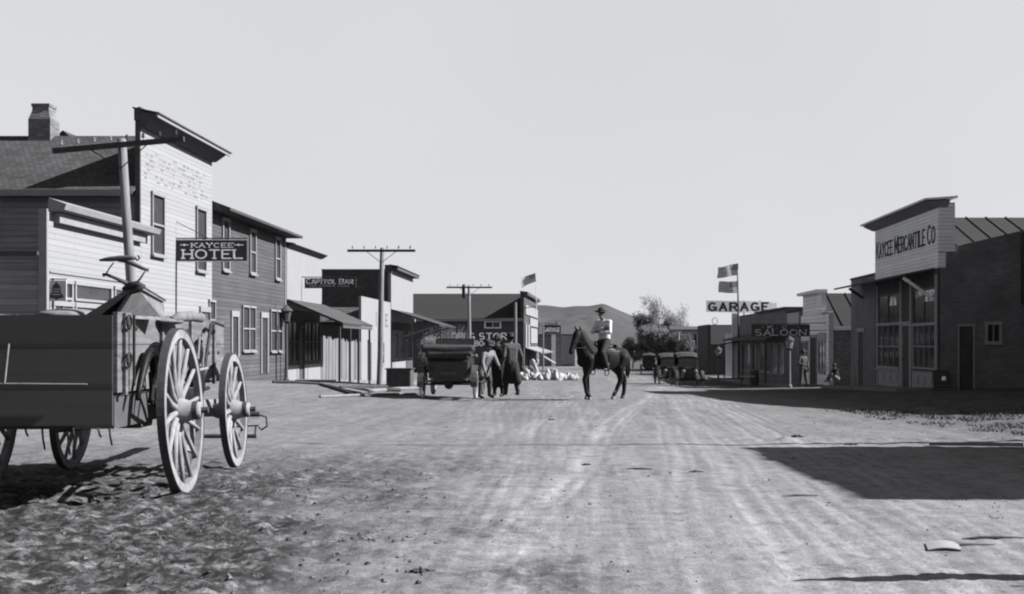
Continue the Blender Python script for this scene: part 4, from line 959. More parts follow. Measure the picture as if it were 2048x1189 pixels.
# ================================================================== WAGON
wg = thing('farm_wagon', 'weathered box farm wagon with pale spoked wheels in left foreground', 'wagon', (-3.98, 10.02, 0), R(4.7))
wg.location.x = -4.02
def cart_wheel(rad, nsp, cx, cy, side, seedr=0):
    cz = rad
    hub = MB(); sgn = side
    prof = [(.045, -.16), (.07, -.15), (.085, -.08), (.108, -.02), (.108, .04), (.088, .09), (.072, .14), (.07, .19), (.045, .195)]
    prof = [(r, h*sgn) for r, h in prof]
    if sgn < 0: prof = prof[::-1]
    T = Matrix.Translation((cx, cy, cz)) @ Matrix.Rotation(R(-2.5)*sgn, 4, 'Y')
    rim = MB(); rim.T = T; rim.ring(rad-.085, rad-.014, .035*sgn-.027, .035*sgn+.027, 'x', 64)
    w = part('wheel', rim, m_wheel, wg, smooth=False)
    ty = MB(); ty.T = T; ty.ring(rad-.013, rad, .035*sgn-.031, .035*sgn+.031, 'x', 64); part('tyre', ty, m_tyre, w)
    hub.T = T; hub.lathe(prof, 'x', 20); h = part('hub', hub, m_wheel, w, smooth=True)
    bd = MB(); bd.T = T; bd.ring(.066, .078, .15*sgn-.02, .15*sgn+.02, 'x', 20); part('hub_band', bd, m_tyre, w); bd = MB(); bd.T = T; bd.lathe([(.028, .18*sgn), (.028, .25*sgn)][::sgn], 'x', 6); part('axle_nut', bd, m_tyre, w)
    for i in range(nsp):
        t = 2*PI*(i+seedr)/nsp; c, s = math.cos(t), math.sin(t)
        m = MB(); m.T = T
        m.tube([(.01*sgn, .11*c, .11*s), (.0*sgn, .22*c, .22*s), (.02*sgn, rad*.6*c, rad*.6*s), (.035*sgn, (rad-.08)*c, (rad-.08)*s)], [.024, .027, .02, .017], 8)
        part('spoke', m, m_wheel, w, smooth=True)
cart_wheel(.685, 14, .75, 0, 1, .3); cart_wheel(.685, 14, -.75, 0, -1)
cart_wheel(.575, 12, .75, 2.19, 1, .1); cart_wheel(.575, 12, -.75, 2.19, -1, .4)
hb = .56; yb0, yb1 = -1.08, 2.75; zb, zm, zt = .88, 1.235, 1.46
def side_panel(x, nm, sg):
    m = MB(); m.box(x-.015, x+.015, yb0, yb1, zb, zm-.003); m.box(x-.0152, x+.0152, yb0, yb1, zm+.003, zt)
    for y, a, c in ((-.93, .86, zt+.01), (.15, .84, zt+.02), (1.2, .84, zt+.01), (2.2, .84, zt)): m.box(x+sg*.016, x+sg*.042, y-.03, y+.03, a, c)
    m.box(x-.018, x+.018, yb0, yb1, zt+.001, zt+.014)
    return part(nm, m, m_wagon, wg)
sp = side_panel(hb, 'side_panel', 1); side_panel(-hb, 'side_panel', -1)
for y, z in ((-.6, 1.36), (.62, 1.36), (1.1, 1.36), (1.8, 1.36), (-.85, 1.15), (.3, 1.15), (2.0, 1.15), (2.45, 1.15)):
    m = MB(); m.ell((hb+.02, y, z), (.014, .02, .02), 8, 6); part('bolt_head', m, m_iron, sp)
m = MB()
for z in (1.40, 1.12): m.tube([(hb+.06, -.93+.05*math.sin(t)*1.1, z+.05*math.cos(t)) for t in [2*PI*i/10 for i in range(11)]], .010, 6, caps=False)
m.box(hb+.045, hb+.06, -.79, -.765, .92, 1.46); part('stake_iron', m, m_iron, sp)
m = MB(); m.box(-hb+.017, hb-.017, yb0-.015, yb0+.01, .64, zt-.01)
tg = part('tailgate', m, m_tailg, wg)
m = MB(); m.tube([(-.58, yb0-.04, .955), (.37, yb0-.04, .945)], .006, 6); m.tube([(-.21, yb0-.04, .95), (-.18, yb0-.04, 1.24)], .006, 6); part('tailgate_rod', m, m_rod, tg)
m = MB(); m.box(-hb+.02, hb-.02, yb1-.03, yb1, zb, zt); part('front_panel', m, m_wagon, wg)
m = MB(); m.box(-hb+.02, hb-.02, yb0, yb1, zb-.03, zb); part('box_floor', m, m_wagond, wg)
m = MB(); m.box(-.53, .53, -1.0, 1.7, .61, .846); part('sill', m, m_wagond, wg)  # added dark block, puts the shade under the box into shape and colour
m = MB()
for i, (x_, l_) in enumerate(((-.3, .12), (-.1, .06), (.02, .16), (.2, .2), (.24, .1), (.42, .07), (.5, .13))): m.tube([(x_, -1.02, .62), (x_+.01, -1.03, .62-l_*.5), (x_+.02, -1.02, .62-l_)], .008, 5)
part('hanging_strap', m, m_leath, wg)
m = MB(); m.box(-.5, .5, -.2, .2, .56, .605); part('bolster', m, m_wagond, wg)
m = MB(); m.box(-.4, .4, 1.8, 2.5, .68, .84); part('bolster', m, m_wagond, wg)
for y, r_ in ((0, .685), (2.19, .575)):
    m = MB(); m.beam((-.68, y, r_), (.68, y, r_), .1, .12); part('axle', m, m_wheel if y else m_wagond, wg)
m = MB(); m.beam((0, -.5, .6), (0, 2.3, .55), .09, .1); part('reach_pole', m, m_wagond, wg)
m = MB(); m.beam((.38, .1, .62), (.1, 1.3, .55), .06, .08); m.beam((-.38, .1, .62), (-.1, 1.3, .55), .06, .08); m.beam((.35, 1.5, .66), (.6, 2.3, .64), .07, .09); m.beam((.5, 1.0, .33), (.45, 1.9, .2), .05, .05); m.beam((.62, 1.25, .13), (.60, 1.2, .62), .045, .05); part('hound', m, m_wheel, wg)
m = MB(); m.tube([(hb+.09, 1.35, .75), (hb+.1, 1.5, 1.1), (hb+.1, 1.72, 1.42), (hb+.1, 1.86, 1.45), (hb+.12, 2.2, 1.42)], .016, 8); m.tube([(hb+.09, .9, .8), (hb+.1, 1.6, .82)], .02, 6); part('brake_lever', m, m_iron, wg)
m = MB(); m.beam((-.5, .92, .72), (.72, .92, .72), .1, .09); m.box(.62, .72, .78, .86, .6, .85); part('brake_beam', m, m_wheel, wg)
m = MB(); m.beam((.0, 2.4, .55), (-.25, 5.3, .45), .08, .09); part('tongue', m, m_wheel, wg)
m = MB(); m.tube([(.25, 3.35, .47), (.85, 3.3, .47)], .028, 8); m.tube([(.3, 2.95, .26), (.88, 2.92, .26)], .022, 8)
m.tube([(.83, 3.3, .47), (.92, 3.3, .44), (.93, 3.3, .34), (.87, 3.3, .30), (.84, 3.3, .33)], .012, 6); m.tube([(.5, 3.1, .33), (.7, 3.0, .36), (.9, 2.95, .37)], .01, 6); m.tube([(.86, 2.95, .26), (.87, 2.95, .36)], .01, 6)
part('singletree', m, m_tyre, wg)
# things on / hanging from the wagon (own objects, placed in world space)
def wpt(x, y, z): a = R(4.7); return Vector((-4.02+x*math.cos(a)-y*math.sin(a), 10.02+x*math.sin(a)+y*math.cos(a), z))
b = thing('horse_collar', 'dark arched horse collar with straps hanging on wagon side behind rear wheel', 'harness', wpt(hb+.08, -.5, 1.0), R(4.7))
m = MB(); m.tube([(0, -.28+.56*i/10-.0, -.22+.4*math.sin(PI*(.03+i/10*.66))) for i in range(11)], [.018+.016*math.sin(PI*i/10) for i in range(11)], 8, flat=1.2); part('collar', m, m_leath, b, smooth=True)
m = MB(); m.tube([(.03, .05, .18), (.03, .06, -.08), (.03, 0, -.24)], [.028, .02, .012], 6); m.tube([(.03, .16, .14), (.04, .2, -.1), (.03, .12, -.26)], .02, 6); m.tube([(.03, -.05, .02), (.03, -.02, -.12), (.03, -.06, -.22)], .012, 6); part('strap', m, m_leath, b)
b = thing('canvas_bag', 'dark round bag and bridle hanging between the two near wagon wheels', 'bag', wpt(hb+.08, 1.2, 1.0), R(4.7))
m = MB(); m.ell((0, 0, -.12), (.07, .17, .17), 14, 10, .03); m.ell((0, .04, .16), (.05, .12, .12), 12, 8, .04); part('bag', m, m_leath, b, smooth=True)
m = MB(); m.tube([(.03, -.09, .1), (.03, -.02, .3), (.03, .1, .26), (.03, .12, .02)], .012, 6); m.tube([(.05, -.2, -.0), (.05, .22, .01)], .013, 6); part('strap', m, m_trimw, b)
# tent-like boards
def P3(u, v, Y): return Vector((X_(u, Y), Y, Z_(v, Y)))
b = thing('leaning_boards', 'two stained boards leaned together like a tent on top of the wagon', 'boards', (-3.3, 9.3, 1.47))
A = P3(274, 573, 9.15); Bp = P3(168, 632, 9.15); Cp = P3(233, 636, 9.15)
A2 = P3(328, 604, 9.95); B2 = P3(262, 634, 9.95); C2 = P3(330, 641, 9.75)
def solidq(m, q, t): m.slab(q, t)
m = MB(); solidq(m, [Cp, P3(300, 640, 9.5)+Vector((.02,0,-.01)), A2, A], .03) if False else m.slab([Cp, C2, A2, A], .03); W('right_board', m, m_canvas, b)
m = MB(); m.slab([Bp, P3(200, 632, 9.15), A+Vector((-.02, 0, -.01)), P3(262, 573, 9.15)], .025); m.slab([P3(262, 573, 9.15), A2+Vector((-.05, 0, 0)), B2+Vector((-.3, .0, 0)), Bp+Vector((0, .02, 0))], .025); W('left_board', m, m_canvas, b)
m = MB(); m.tube([A+Vector((.02, 0, .01)), A2+Vector((.01, 0, .012))], .009, 8); W('edge_pole', m, m_wagond, b)
b = thing('tarpaulin', 'grey rumpled tarpaulin lump over the left half of wagon box', 'tarpaulin', (-3.9, 9.3, 1.46))
m = MB(); m.ell(Vector((X_(135, 9.3), 9.35, 1.455)), (.22, .35, .055), 18, 8, .02); W('cloth', m, m_canvas, b, True)
b = thing('neck_yoke', 'dark wooden yoke and singletree tangle propped on the tent-like boards', 'harness', (-3.3, 9.2, 1.68))
Yk = 9.12
def T3(m, pts, rad, n=8): m.tube([P3(u, v, Yk+d) for u, v, d in pts], rad, n)
m = MB(); T3(m, [(199, 521, 0), (215, 519, 0), (240, 517, 0), (262, 516, 0), (272, 517, 0)], [.008, .017, .022, .018, .01]); W('upper_bar', m, m_dwood, b, True)
m = MB(); T3(m, [(236, 521, .05), (252, 522, .05), (268, 529, .05), (285, 537, .05), (297, 541, .05)], [.012, .018, .017, .014, .012]); W('middle_bar', m, m_dwood, b, True)
m = MB(); T3(m, [(206, 551, .02), (212, 549, .02), (232, 557, .02), (255, 568, .02)], [.015, .012, .013, .018]); W('lower_bar', m, m_dwood, b, True)
m = MB(); T3(m, [(227, 526, 0), (218, 538, 0), (212, 549, 0)], .005, 6); T3(m, [(290, 543, .05), (282, 556, .03), (274, 565, .02), (262, 570, 0)], [.005, .007, .010, .012], 6); T3(m, [(268, 516, 0), (275, 521, 0), (279, 517, 0), (276, 511, 0)], .007, 6); W('chain', m, m_iron, b)
m = MB(); T3(m, [(245, 579, 0), (258, 572, 0), (275, 570, 0), (290, 573, 0)], [.012, .028, .030, .012]); T3(m, [(258, 588, -.02), (275, 580, -.02), (288, 572, -.02)], [.012, .022, .016]); W('clevis', m, m_iron, b, True)
b = thing('bedroll', 'pale lumpy bedroll lying along the top of the wagon box', 'bedroll', (-3.45, 11, 1.48))
m = MB(); Yk = 10.4; m.tube([P3(345, 640, 10.2), P3(360, 634, 10.4), P3(385, 633, 10.7), P3(404, 637, 10.8)], [.03, .045, .045, .04], 14); W('roll', m, m_canvas, b, True)
m = MB(); m.ell(P3(338, 643, 10.3), (.1, .25, .03), 14, 8, .05); W('folded_cloth', m, m_canvas, b, True)

# ================================================================== PEOPLE / HORSE
def hand(mb, wr, d, pn, s=1):
    """wr wrist, d finger direction, pn palm normal"""
    d = Vector(d).normalized(); pn = Vector(pn).normalized(); sx = d.cross(pn).normalized(); wr = Vector(wr)
    mb.cap(wr, .024, wr+d*.05, .03); mb.cap(wr+d*.05-sx*.02, .02, wr+d*.08-sx*.025, .017); mb.cap(wr+d*.05+sx*.02, .02, wr+d*.08+sx*.025, .017)
    for i, L in enumerate((.062, .075, .07, .055)):
        b0 = wr+d*.085+sx*(-.033+.022*i); k1 = b0+d*L*.5+pn*.006; k2 = k1+(d+pn*.6).normalized()*L*.5
        mb.cap(b0, .0105, k1, .0098, 8, 3); mb.cap(k1, .0098, k2, .0085, 8, 3)
    t0 = wr+d*.03-sx*.03; t1 = t0-sx*.03+d*.03; mb.cap(t0, .013, t1, .0115, 8, 3); mb.cap(t1, .0115, t1+(d+pn*.5).normalized()*.03, .0095, 8, 3)
def person(label, loc, rotz, J, shirt, trou, hat=True, hatm=None, coat=None, brim=.17, tr_leg=None, sit=False, shoe=m_boot, flare=0):
    """J: dict of joints in local metres, x = the way the figure faces"""
    b = thing('person', label, 'person', loc, rotz)
    V = {k: Vector(v) for k, v in J.items()}
    hd = V['head']; nk = V['neck']; fd = V.get('face', Vector((1, 0, 0))).normalized(); sdv = Vector((-fd.y, fd.x, 0)).normalized()
    if 'face' in J: pass
    m = MB()
    # head
    m.ell(hd+Vector((0,0,.02)), (.092, .078, .112), 18, 12); m.cap(hd-Vector((0,0,.05))+fd*.02, .062, hd-Vector((0,0,.085))+fd*.045, .035)
    m.cap(hd+fd*.085+Vector((0,0,.02)), .011, hd+fd*.105-Vector((0,0,.012)), .016); m.cap(hd+fd*.078-Vector((0,0,.048))+sdv*.02, .01, hd+fd*.078-Vector((0,0,.048))-sdv*.02, .01)
    for s in (-1, 1): m.cap(hd+sdv*s*.083+Vector((0,0,.025)), .014, hd+sdv*s*.083-Vector((0,0,.012)), .011)
    m.cap(nk-Vector((0,0,.04)), .06, hd-Vector((0,0,.04)), .052)
    # torso
    ch, pv = V['chest'], V['pelvis']; sl_, sr = V['sl'], V['sr']; hl, hr = V['hl'], V['hr']
    def torso(m, e):
        m.cap(sl_, .062+e, sr, .062+e); m.cap(ch+(sl_-ch)*.45, .105+e, ch+(sr-ch)*.45, .105+e); m.cap(ch+(sl_-ch)*.4, .105+e, pv+(hl-pv)*.6, .10+e); m.cap(ch+(sr-ch)*.4, .105+e, pv+(hr-pv)*.6, .10+e); m.cap(ch, .11+e, pv, .105+e); m.cap(nk-Vector((0,0,.05)), .065+e*.5, ch, .09+e)
    def arm(m, k, e, full=True):
        m.cap(V['s'+k], .054+e, V['e'+k], .042+e); m.cap(V['e'+k], .041+e, V['w'+k] if full else V['e'+k]+(V['w'+k]-V['e'+k])*.92, .028+e)
    def leg(m, k, e):
        m.cap(V['h'+k], .095+e, V['k'+k], .06+e); m.cap(V['k'+k], .058+e, V['k'+k]+(V['a'+k]-V['k'+k])*.35-fd*.01, .058+e); m.cap(V['k'+k]+(V['a'+k]-V['k'+k])*.35, .056+e, V['a'+k], .038+e)
    torso(m, 0)
    for k in 'lr': arm(m, k, 0); leg(m, k, 0)
    for k in 'lr':
        d = V.get('hd'+k) or (V['w'+k]-V['e'+k]); pn = Vector((-.2, 1 if k == 'r' else -1, 0)) if abs(Vector(d).normalized().y) < .8 else Vector((-1, 0, 0))
        hand(m, V['w'+k], d, pn)
    blob('body', m, m_skin, b, .0095, 2)
    ey = MB()
    for s in (-1, 1): ey.ell(hd+fd*.083+sdv*s*.03+Vector((0,0,.022)), (.011, .011, .009), 8, 6)
    part('eyes', ey, m_dark, b)
    m = MB(); m.ell(hd-fd*.012+Vector((0,0,.045)), (.102, .09, .1), 16, 10); blob('hair', m, m_mane, b, .014, 2)
    m = MB(); torso(m, .016)
    for k in 'lr': arm(m, k, .014, False)
    if coat: 
        L = coat; m.cap(pv+(hl-pv)*.9, .125, pv+(hl-pv)*1.2-Vector((0,0,L)), .13); m.cap(pv+(hr-pv)*.9, .125, pv+(hr-pv)*1.2-Vector((0,0,L)), .13); m.cap(pv, .12, pv-Vector((0,0,L)), .15)
    blob('shirt' if not coat else 'coat', m, shirt, b, .014, 3)
    m = MB()
    m.cap(pv+(hl-pv)*.6, .125, pv+(hr-pv)*.6, .125); m.cap(pv+Vector((0,0,.06)), .115, pv, .12)
    for k in 'lr': leg(m, k, .02)
    if flare:
        for k in 'lr': m.cap(V['h'+k]*.7+pv*.3, .13, Vector((V['a'+k].x*1.1, V['a'+k].y*.9, flare)), .12)
        m.cap(pv, .14, (pv.x, pv.y, flare+.05), .14)
    blob('trousers', m, trou, b, .014, 3)
    for k in 'lr':
        m = MB(); a = V['a'+k]; f_ = V.get('f'+k, fd); f_ = Vector(f_).normalized()
        m.cap(a+Vector((0,0,.1)), .052, a-Vector((0,0,.01)), .045); m.cap(a-Vector((0,0,.03))-f_*.03, .038, a-Vector((0,0,.035))+f_*.15, .032); m.cap(a-Vector((0,0,.045)), .03, a-Vector((0,0,.05))+f_*.1, .028)
        blob('boot', m, shoe, b, .012, 2)
    if hat:
        m = MB(); hz = hd+Vector((0,0,.075)); n = 28
        prof_ = [(.098, 0), (brim, .0), (brim+.012, .012), (.1, .012), (.095, .06), (.085, .105), (.05, .125), (.012, .112)]
        vs = []
        for r_, h_ in prof_:
            for i in range(n):
                t = 2*PI*i/n; q = hz+fd*r_*1.08*math.cos(t)+sdv*r_*math.sin(t)*.98+Vector((0,0,h_+(.022*abs(math.sin(t))**3 if r_ > .12 else 0)-.01*math.cos(t)*(r_ > .12)))
                vs.append(q)
        m.add(vs, [(i*n+k_, i*n+(k_+1)%n, (i+1)*n+(k_+1)%n, (i+1)*n+k_) for i in range(len(prof_)-1) for k_ in range(n)]+[tuple((len(prof_)-1)*n+k_ for k_ in range(n))])
        ho_ = part('hat', m, hatm or m_hat, b, smooth=True)
        m = MB(); m.ring(.099, .103, 0, .022, 'z', 24, tuple(hz+Vector((0,0,.014)))); part('hat_band', m, m_leath, ho_)
    return b
STAND = dict(head=(0,0,1.62), neck=(0,0,1.47), chest=(0,0,1.28), pelvis=(0,0,.95), sl=(0,.19,1.42), sr=(0,-.19,1.42), el=(-.03,.27,1.13), er=(-.03,-.27,1.13), wl=(.05,.28,.88), wr=(.05,-.28,.88), hl=(0,.1,.92), hr=(0,-.1,.92), kl=(.03,.12,.5), kr=(.0,-.12,.5), al=(0,.13,.09), ar=(-.02,-.14,.09))
def pose(**k): d = dict(STAND); d.update(k); return d
def put(u, Y, vfoot=None): x = X_(u, Y); return (x, Y, Z_(vfoot, Y) if vfoot else tz(x, Y))

Yg = 35.
gz = Z_(794, Yg)
# bending figure in light clothes beside the car
person('person in light short coat bending sideways at the rear of the touring car', (X_(968, 34.1), 34.1, Z_(796, 34.1)), R(-40),
  pose(head=(.22,-.05,1.42), neck=(.16,-.03,1.3), chest=(.12,0,1.14), pelvis=(0,0,.88), sl=(.17,.17,1.25), sr=(.17,-.19,1.22), el=(.28,.22,1.0), er=(.24,-.3,.98), wl=(.42,.16,.88), wr=(.36,-.34,.75), hl=(0,.1,.86), hr=(0,-.1,.86), kl=(.08,.14,.48), kr=(.0,-.12,.47), al=(.02,.2,.09), ar=(-.05,-.14,.09), face=(.9,.1,-.3)),
  m_coatl, m_cloth, hat=True, hatm=m_hat, coat=.2, brim=.15)
person('person in long black coat standing at centre of the group by the car', (X_(997, 35.6), 35.6, gz-.03), R(-115),
  pose(head=(.08,0,1.6), chest=(.04,0,1.28), wl=(.2,.2,.98), wr=(.22,-.2,1.0), el=(.02,.27,1.12), er=(.02,-.27,1.12), al=(.05,.16,.09), ar=(-.06,-.16,.09)), m_coatd, m_trou, coat=.3, flare=.36)
person('person in grey striped shirt and long dark skirts seen from behind, right of group', (X_(1023, 34.9), 34.9, Z_(792, 34.9)), R(115),
  pose(head=(.08,.0,1.6), neck=(.04,0,1.47), chest=(.01,0,1.27), el=(-.07,.26,1.12), er=(-.08,-.28,1.13), wl=(.1,.3,.9), wr=(.0,-.32,.86), al=(.09,.14,.09), ar=(-.12,-.15,.09), kl=(.1,.12,.5)), m_shirtg, m_trou, flare=.42)
# saloon idler
Ys = 58.6
person('person in dark hat and vest standing on the walk by the saloon doorway', (X_(1606, Ys), Ys, Z_(775, Ys)), R(-60),
  pose(el=(-.02,.28,1.14), wl=(.12,.24,.93), er=(.05,-.3,1.16), wr=(.2,-.12,1.05), kl=(.06,.12,.5), al=(.12,.15,.09)), m_shirtg, m_cloth)
person('small seated figure in dark coat beside the saloon wall corner', (X_(1672, 58.5), 58.5, Z_(765, 58.5)), R(200),
  dict(head=(.1,0,.78), neck=(.07,0,.64), chest=(.04,0,.5), pelvis=(-.05,0,.2), sl=(.05,.15,.58), sr=(.05,-.15,.58), el=(.15,.2,.4), er=(.15,-.2,.4), wl=(.3,.1,.38), wr=(.3,-.1,.38), hl=(-.02,.09,.18), hr=(-.02,-.09,.18), kl=(.28,.1,.38), kr=(.28,-.1,.36), al=(.4,.1,.09), ar=(.42,-.1,.09)), m_coatd, m_coatl, hat=False)

# horse
HY = 34.; hx = X_(1204, HY); hz0 = Z_(798.5, HY)
HR = R(180+31)
hs = thing('horse', 'dark saddled horse walking left toward camera with white hind sock', 'horse', (hx, HY, hz0), HR)
m = MB()
m.cap((.5,0,1.17), .245, (.3,0,1.2), .27); m.cap((.3,0,1.14), .29, (-.1,0,1.10), .30); m.cap((-.1,0,1.10), .305, (-.42,0,1.18), .26); m.cap((-.42,0,1.2), .25, (-.62,0,1.18), .25)
m.cap((.25,0,1.33), .14, (.42,0,1.36), .14); m.cap((.62,0,1.05), .17, (.5,0,1.15), .2)
m.cap((.42,0,1.29), .25, (.58,0,1.54), .205); m.cap((.58,0,1.54), .20, (.69,0,1.77), .15); m.cap((.50,0,1.12), .26, (.70,0,1.54), .16)
HT = Matrix.Translation((.72,0,1.78)) @ Matrix.Scale(1.13, 4) @ Matrix.Rotation(R(20), 4, 'Z') @ Matrix.Rotation(R(12), 4, 'Y') @ Matrix.Translation((-.86,0,-1.76))
m.T = HT
m.cap((.84,0,1.76), .115, (.95,0,1.80), .10); m.cap((.97,0,1.76), .11, (1.12,0,1.6), .085); m.cap((1.12,0,1.6), .082, (1.24,0,1.46), .066); m.cap((1.24,0,1.46), .066, (1.28,0,1.42), .058); m.cap((.93,0,1.68), .09, (1.04,0,1.62), .07)
for s in (-1, 1):
    m.cap((.88,s*.055,1.85), .03, (.9,s*.075,1.95), .022); m.cap((.9,s*.075,1.95), .022, (.91,s*.07,2.0), .008)
    m.ell((1.02, s*.09, 1.745), (.02, .012, .016), 8, 6)
m.T = None
def hleg(m, pts, rs):
    for i in range(len(pts)-1): m.cap(pts[i], rs[i], pts[i+1], rs[i+1])
hleg(m, [(.5,.15,1.1), (.50,.16,.88), (.66,.15,.56), (.60,.15,.2), (.50,.15,.09)], [.16,.11,.07,.052,.055])       # near fore, stepping
hleg(m, [(.46,-.15,1.1), (.42,-.16,.88), (.40,-.15,.52), (.36,-.15,.16), (.40,-.15,.08)], [.16,.11,.07,.052,.055])
hleg(m, [(-.58,.14,1.12), (-.46,.17,.88), (-.52,.15,.52), (-.36,.14,.2), (-.30,.14,.11)], [.22,.15,.075,.055,.057])    # near hind, forward
hleg(m, [(-.6,-.14,1.12), (-.56,-.17,.88), (-.84,-.15,.52), (-.82,-.14,.18), (-.79,-.14,.1)], [.22,.15,.075,.055,.057])
blob('body', m, m_horse, hs, .016, 4)
for (x, y, mt) in ((.50,.15,m_hoof), (.41,-.15,m_hoof), (-.27,.14,m_hoof), (-.77,-.14,m_hoof)):
    m = MB(); m.lathe([(.062, -.005), (.056, .05), (.045, .075)], n=12, at=(x, y, 0)); part('hoof', m, m_dark if mt is m_hoof and y < 0 and x < 0 else mt, hs)
m = MB(); m.cap((-.37,.14,.23), .052, (-.305,.14,.11), .053); part('white_sock', m, m_hoof, hs, smooth=True)
m = MB()
for i in range(60):
    t = random.random(); p = Vector((.50,0,1.50)).lerp(Vector((.76,0,1.90)), t); s = random.choice((-1, 1))
    m.tube([p, p+Vector((-.04, s*.07, -.04)), p+Vector((-.03, s*.12, -.17-random.random()*.08))], [.014, .012, .003], 5)
m.T = HT; m.cap((.93,0,1.89), .03, (1.05,0,1.76), .015); m.T = None; part('mane', m, m_mane, hs, smooth=True)
m = MB()
for i in range(26):
    dx, dy = random.uniform(-.04, .04), random.uniform(-.04, .04)
    m.tube([(-.80, dy*.4, 1.28), (-.87+dx*.5, dy, 1.1), (-.86+dx, dy*1.5, .8), (-.84+dx, dy*1.6, .55+random.random()*.12)], [.02, .022, .018, .004], 5)
part('tail', m, m_mane, hs, smooth=True)
m = MB()
for s in (-1, 1):
    m.T = HT; m.tube([(.9,s*.115,1.84), (1.0,s*.11,1.7), (1.19,s*.08,1.5)], .012, 5); m.T = None
    q1 = HT @ Vector((1.19, s*.08, 1.5)); m.tube([q1, (.7,s*.2,1.42), (.3,s*.06,1.6)], .010, 5)
m.T = HT; m.tube([(1.13,-.09,1.6), (1.19,0,1.67), (1.13,.09,1.6)], .012, 5); m.T = None; part('bridle', m, m_leath, hs)
sd_ = thing('saddle', 'dark western saddle with stirrups strapped on the walking horse', 'saddle', (hx, HY, hz0), HR)
m = MB(); m.cap((.12,.0,1.44), .1, (-.3,0,1.42), .11); m.cap((.2,0,1.47), .06, (.22,0,1.58), .035); m.cap((-.38,-.12,1.47), .05, (-.38,.12,1.47), .05)
for s in (-1, 1): m.ell((-.08,s*.29,1.12), (.33,.08,.31), 16, 10); m.cap((.16,s*.24,1.3), .07, (-.36,s*.24,1.3), .07); m.cap((.14,s*.29,1.1), .04, (-.34,s*.28,1.12), .04); m.cap((.16,s*.24,1.3), .06, (.14,s*.29,1.05), .035); m.cap((-.1,s*.24,1.3), .07, (-.1,s*.30,1.02), .035); m.cap((-.36,s*.24,1.3), .06, (-.34,s*.28,1.05), .035)
for s in (-1, 1): m.cap((.1,s*.18,1.38), .07, (.02,s*.3,1.15), .05); m.cap((-.25,s*.2,1.36), .07, (-.25,s*.29,1.2), .06)
blob('seat', m, m_leath, sd_, .016, 3)
for s in (-1, 1):
    m = MB(); m.beam((-.02, s*.34, 1.25), (.06, s*.35, .80), .02, .07, (0,1,0)); f_ = part('fender', m, m_leath, sd_)
    m = MB(); m.tube([(.02, s*.36, .80), (-.0, s*.36, .72), (.05, s*.36, .67), (.12, s*.36, .67), (.14, s*.36, .73), (.1, s*.36, .80)], .014, 6); part('stirrup', m, m_leath, f_)
m = MB(); m.tube([(.1, .29*math.cos(t), 1.14+.30*math.sin(t)) for t in [2*PI*i/20 for i in range(21)]], .02, 6, caps=False); part('girth', m, m_leath, sd_)
person('person riding the dark horse in white shirt and dark wide hat, arms folded', (hx, HY, hz0), HR,
  dict(head=(.02,.0,2.35), neck=(-.03,0,2.2), chest=(-.08,0,2.0), pelvis=(-.1,0,1.64), sl=(-.14,.17,2.13), sr=(.02,-.18,2.13), el=(-.06,.31,1.84), er=(.2,-.18,1.86), wl=(.16,.14,1.86), wr=(.06,.2,1.97), hdl=(.7,-.7,.1), hdr=(-.7,.7,0), hl=(-.08,.12,1.6), hr=(-.08,-.12,1.6), kl=(.2,.34,1.28), kr=(.2,-.34,1.28), al=(.05,.37,.86), ar=(.05,-.37,.86), face=(.75,.65,-.1), fl=(1,.3,0), fr=(1,-.3,0)),
  m_shirtw, m_trou, brim=.18)

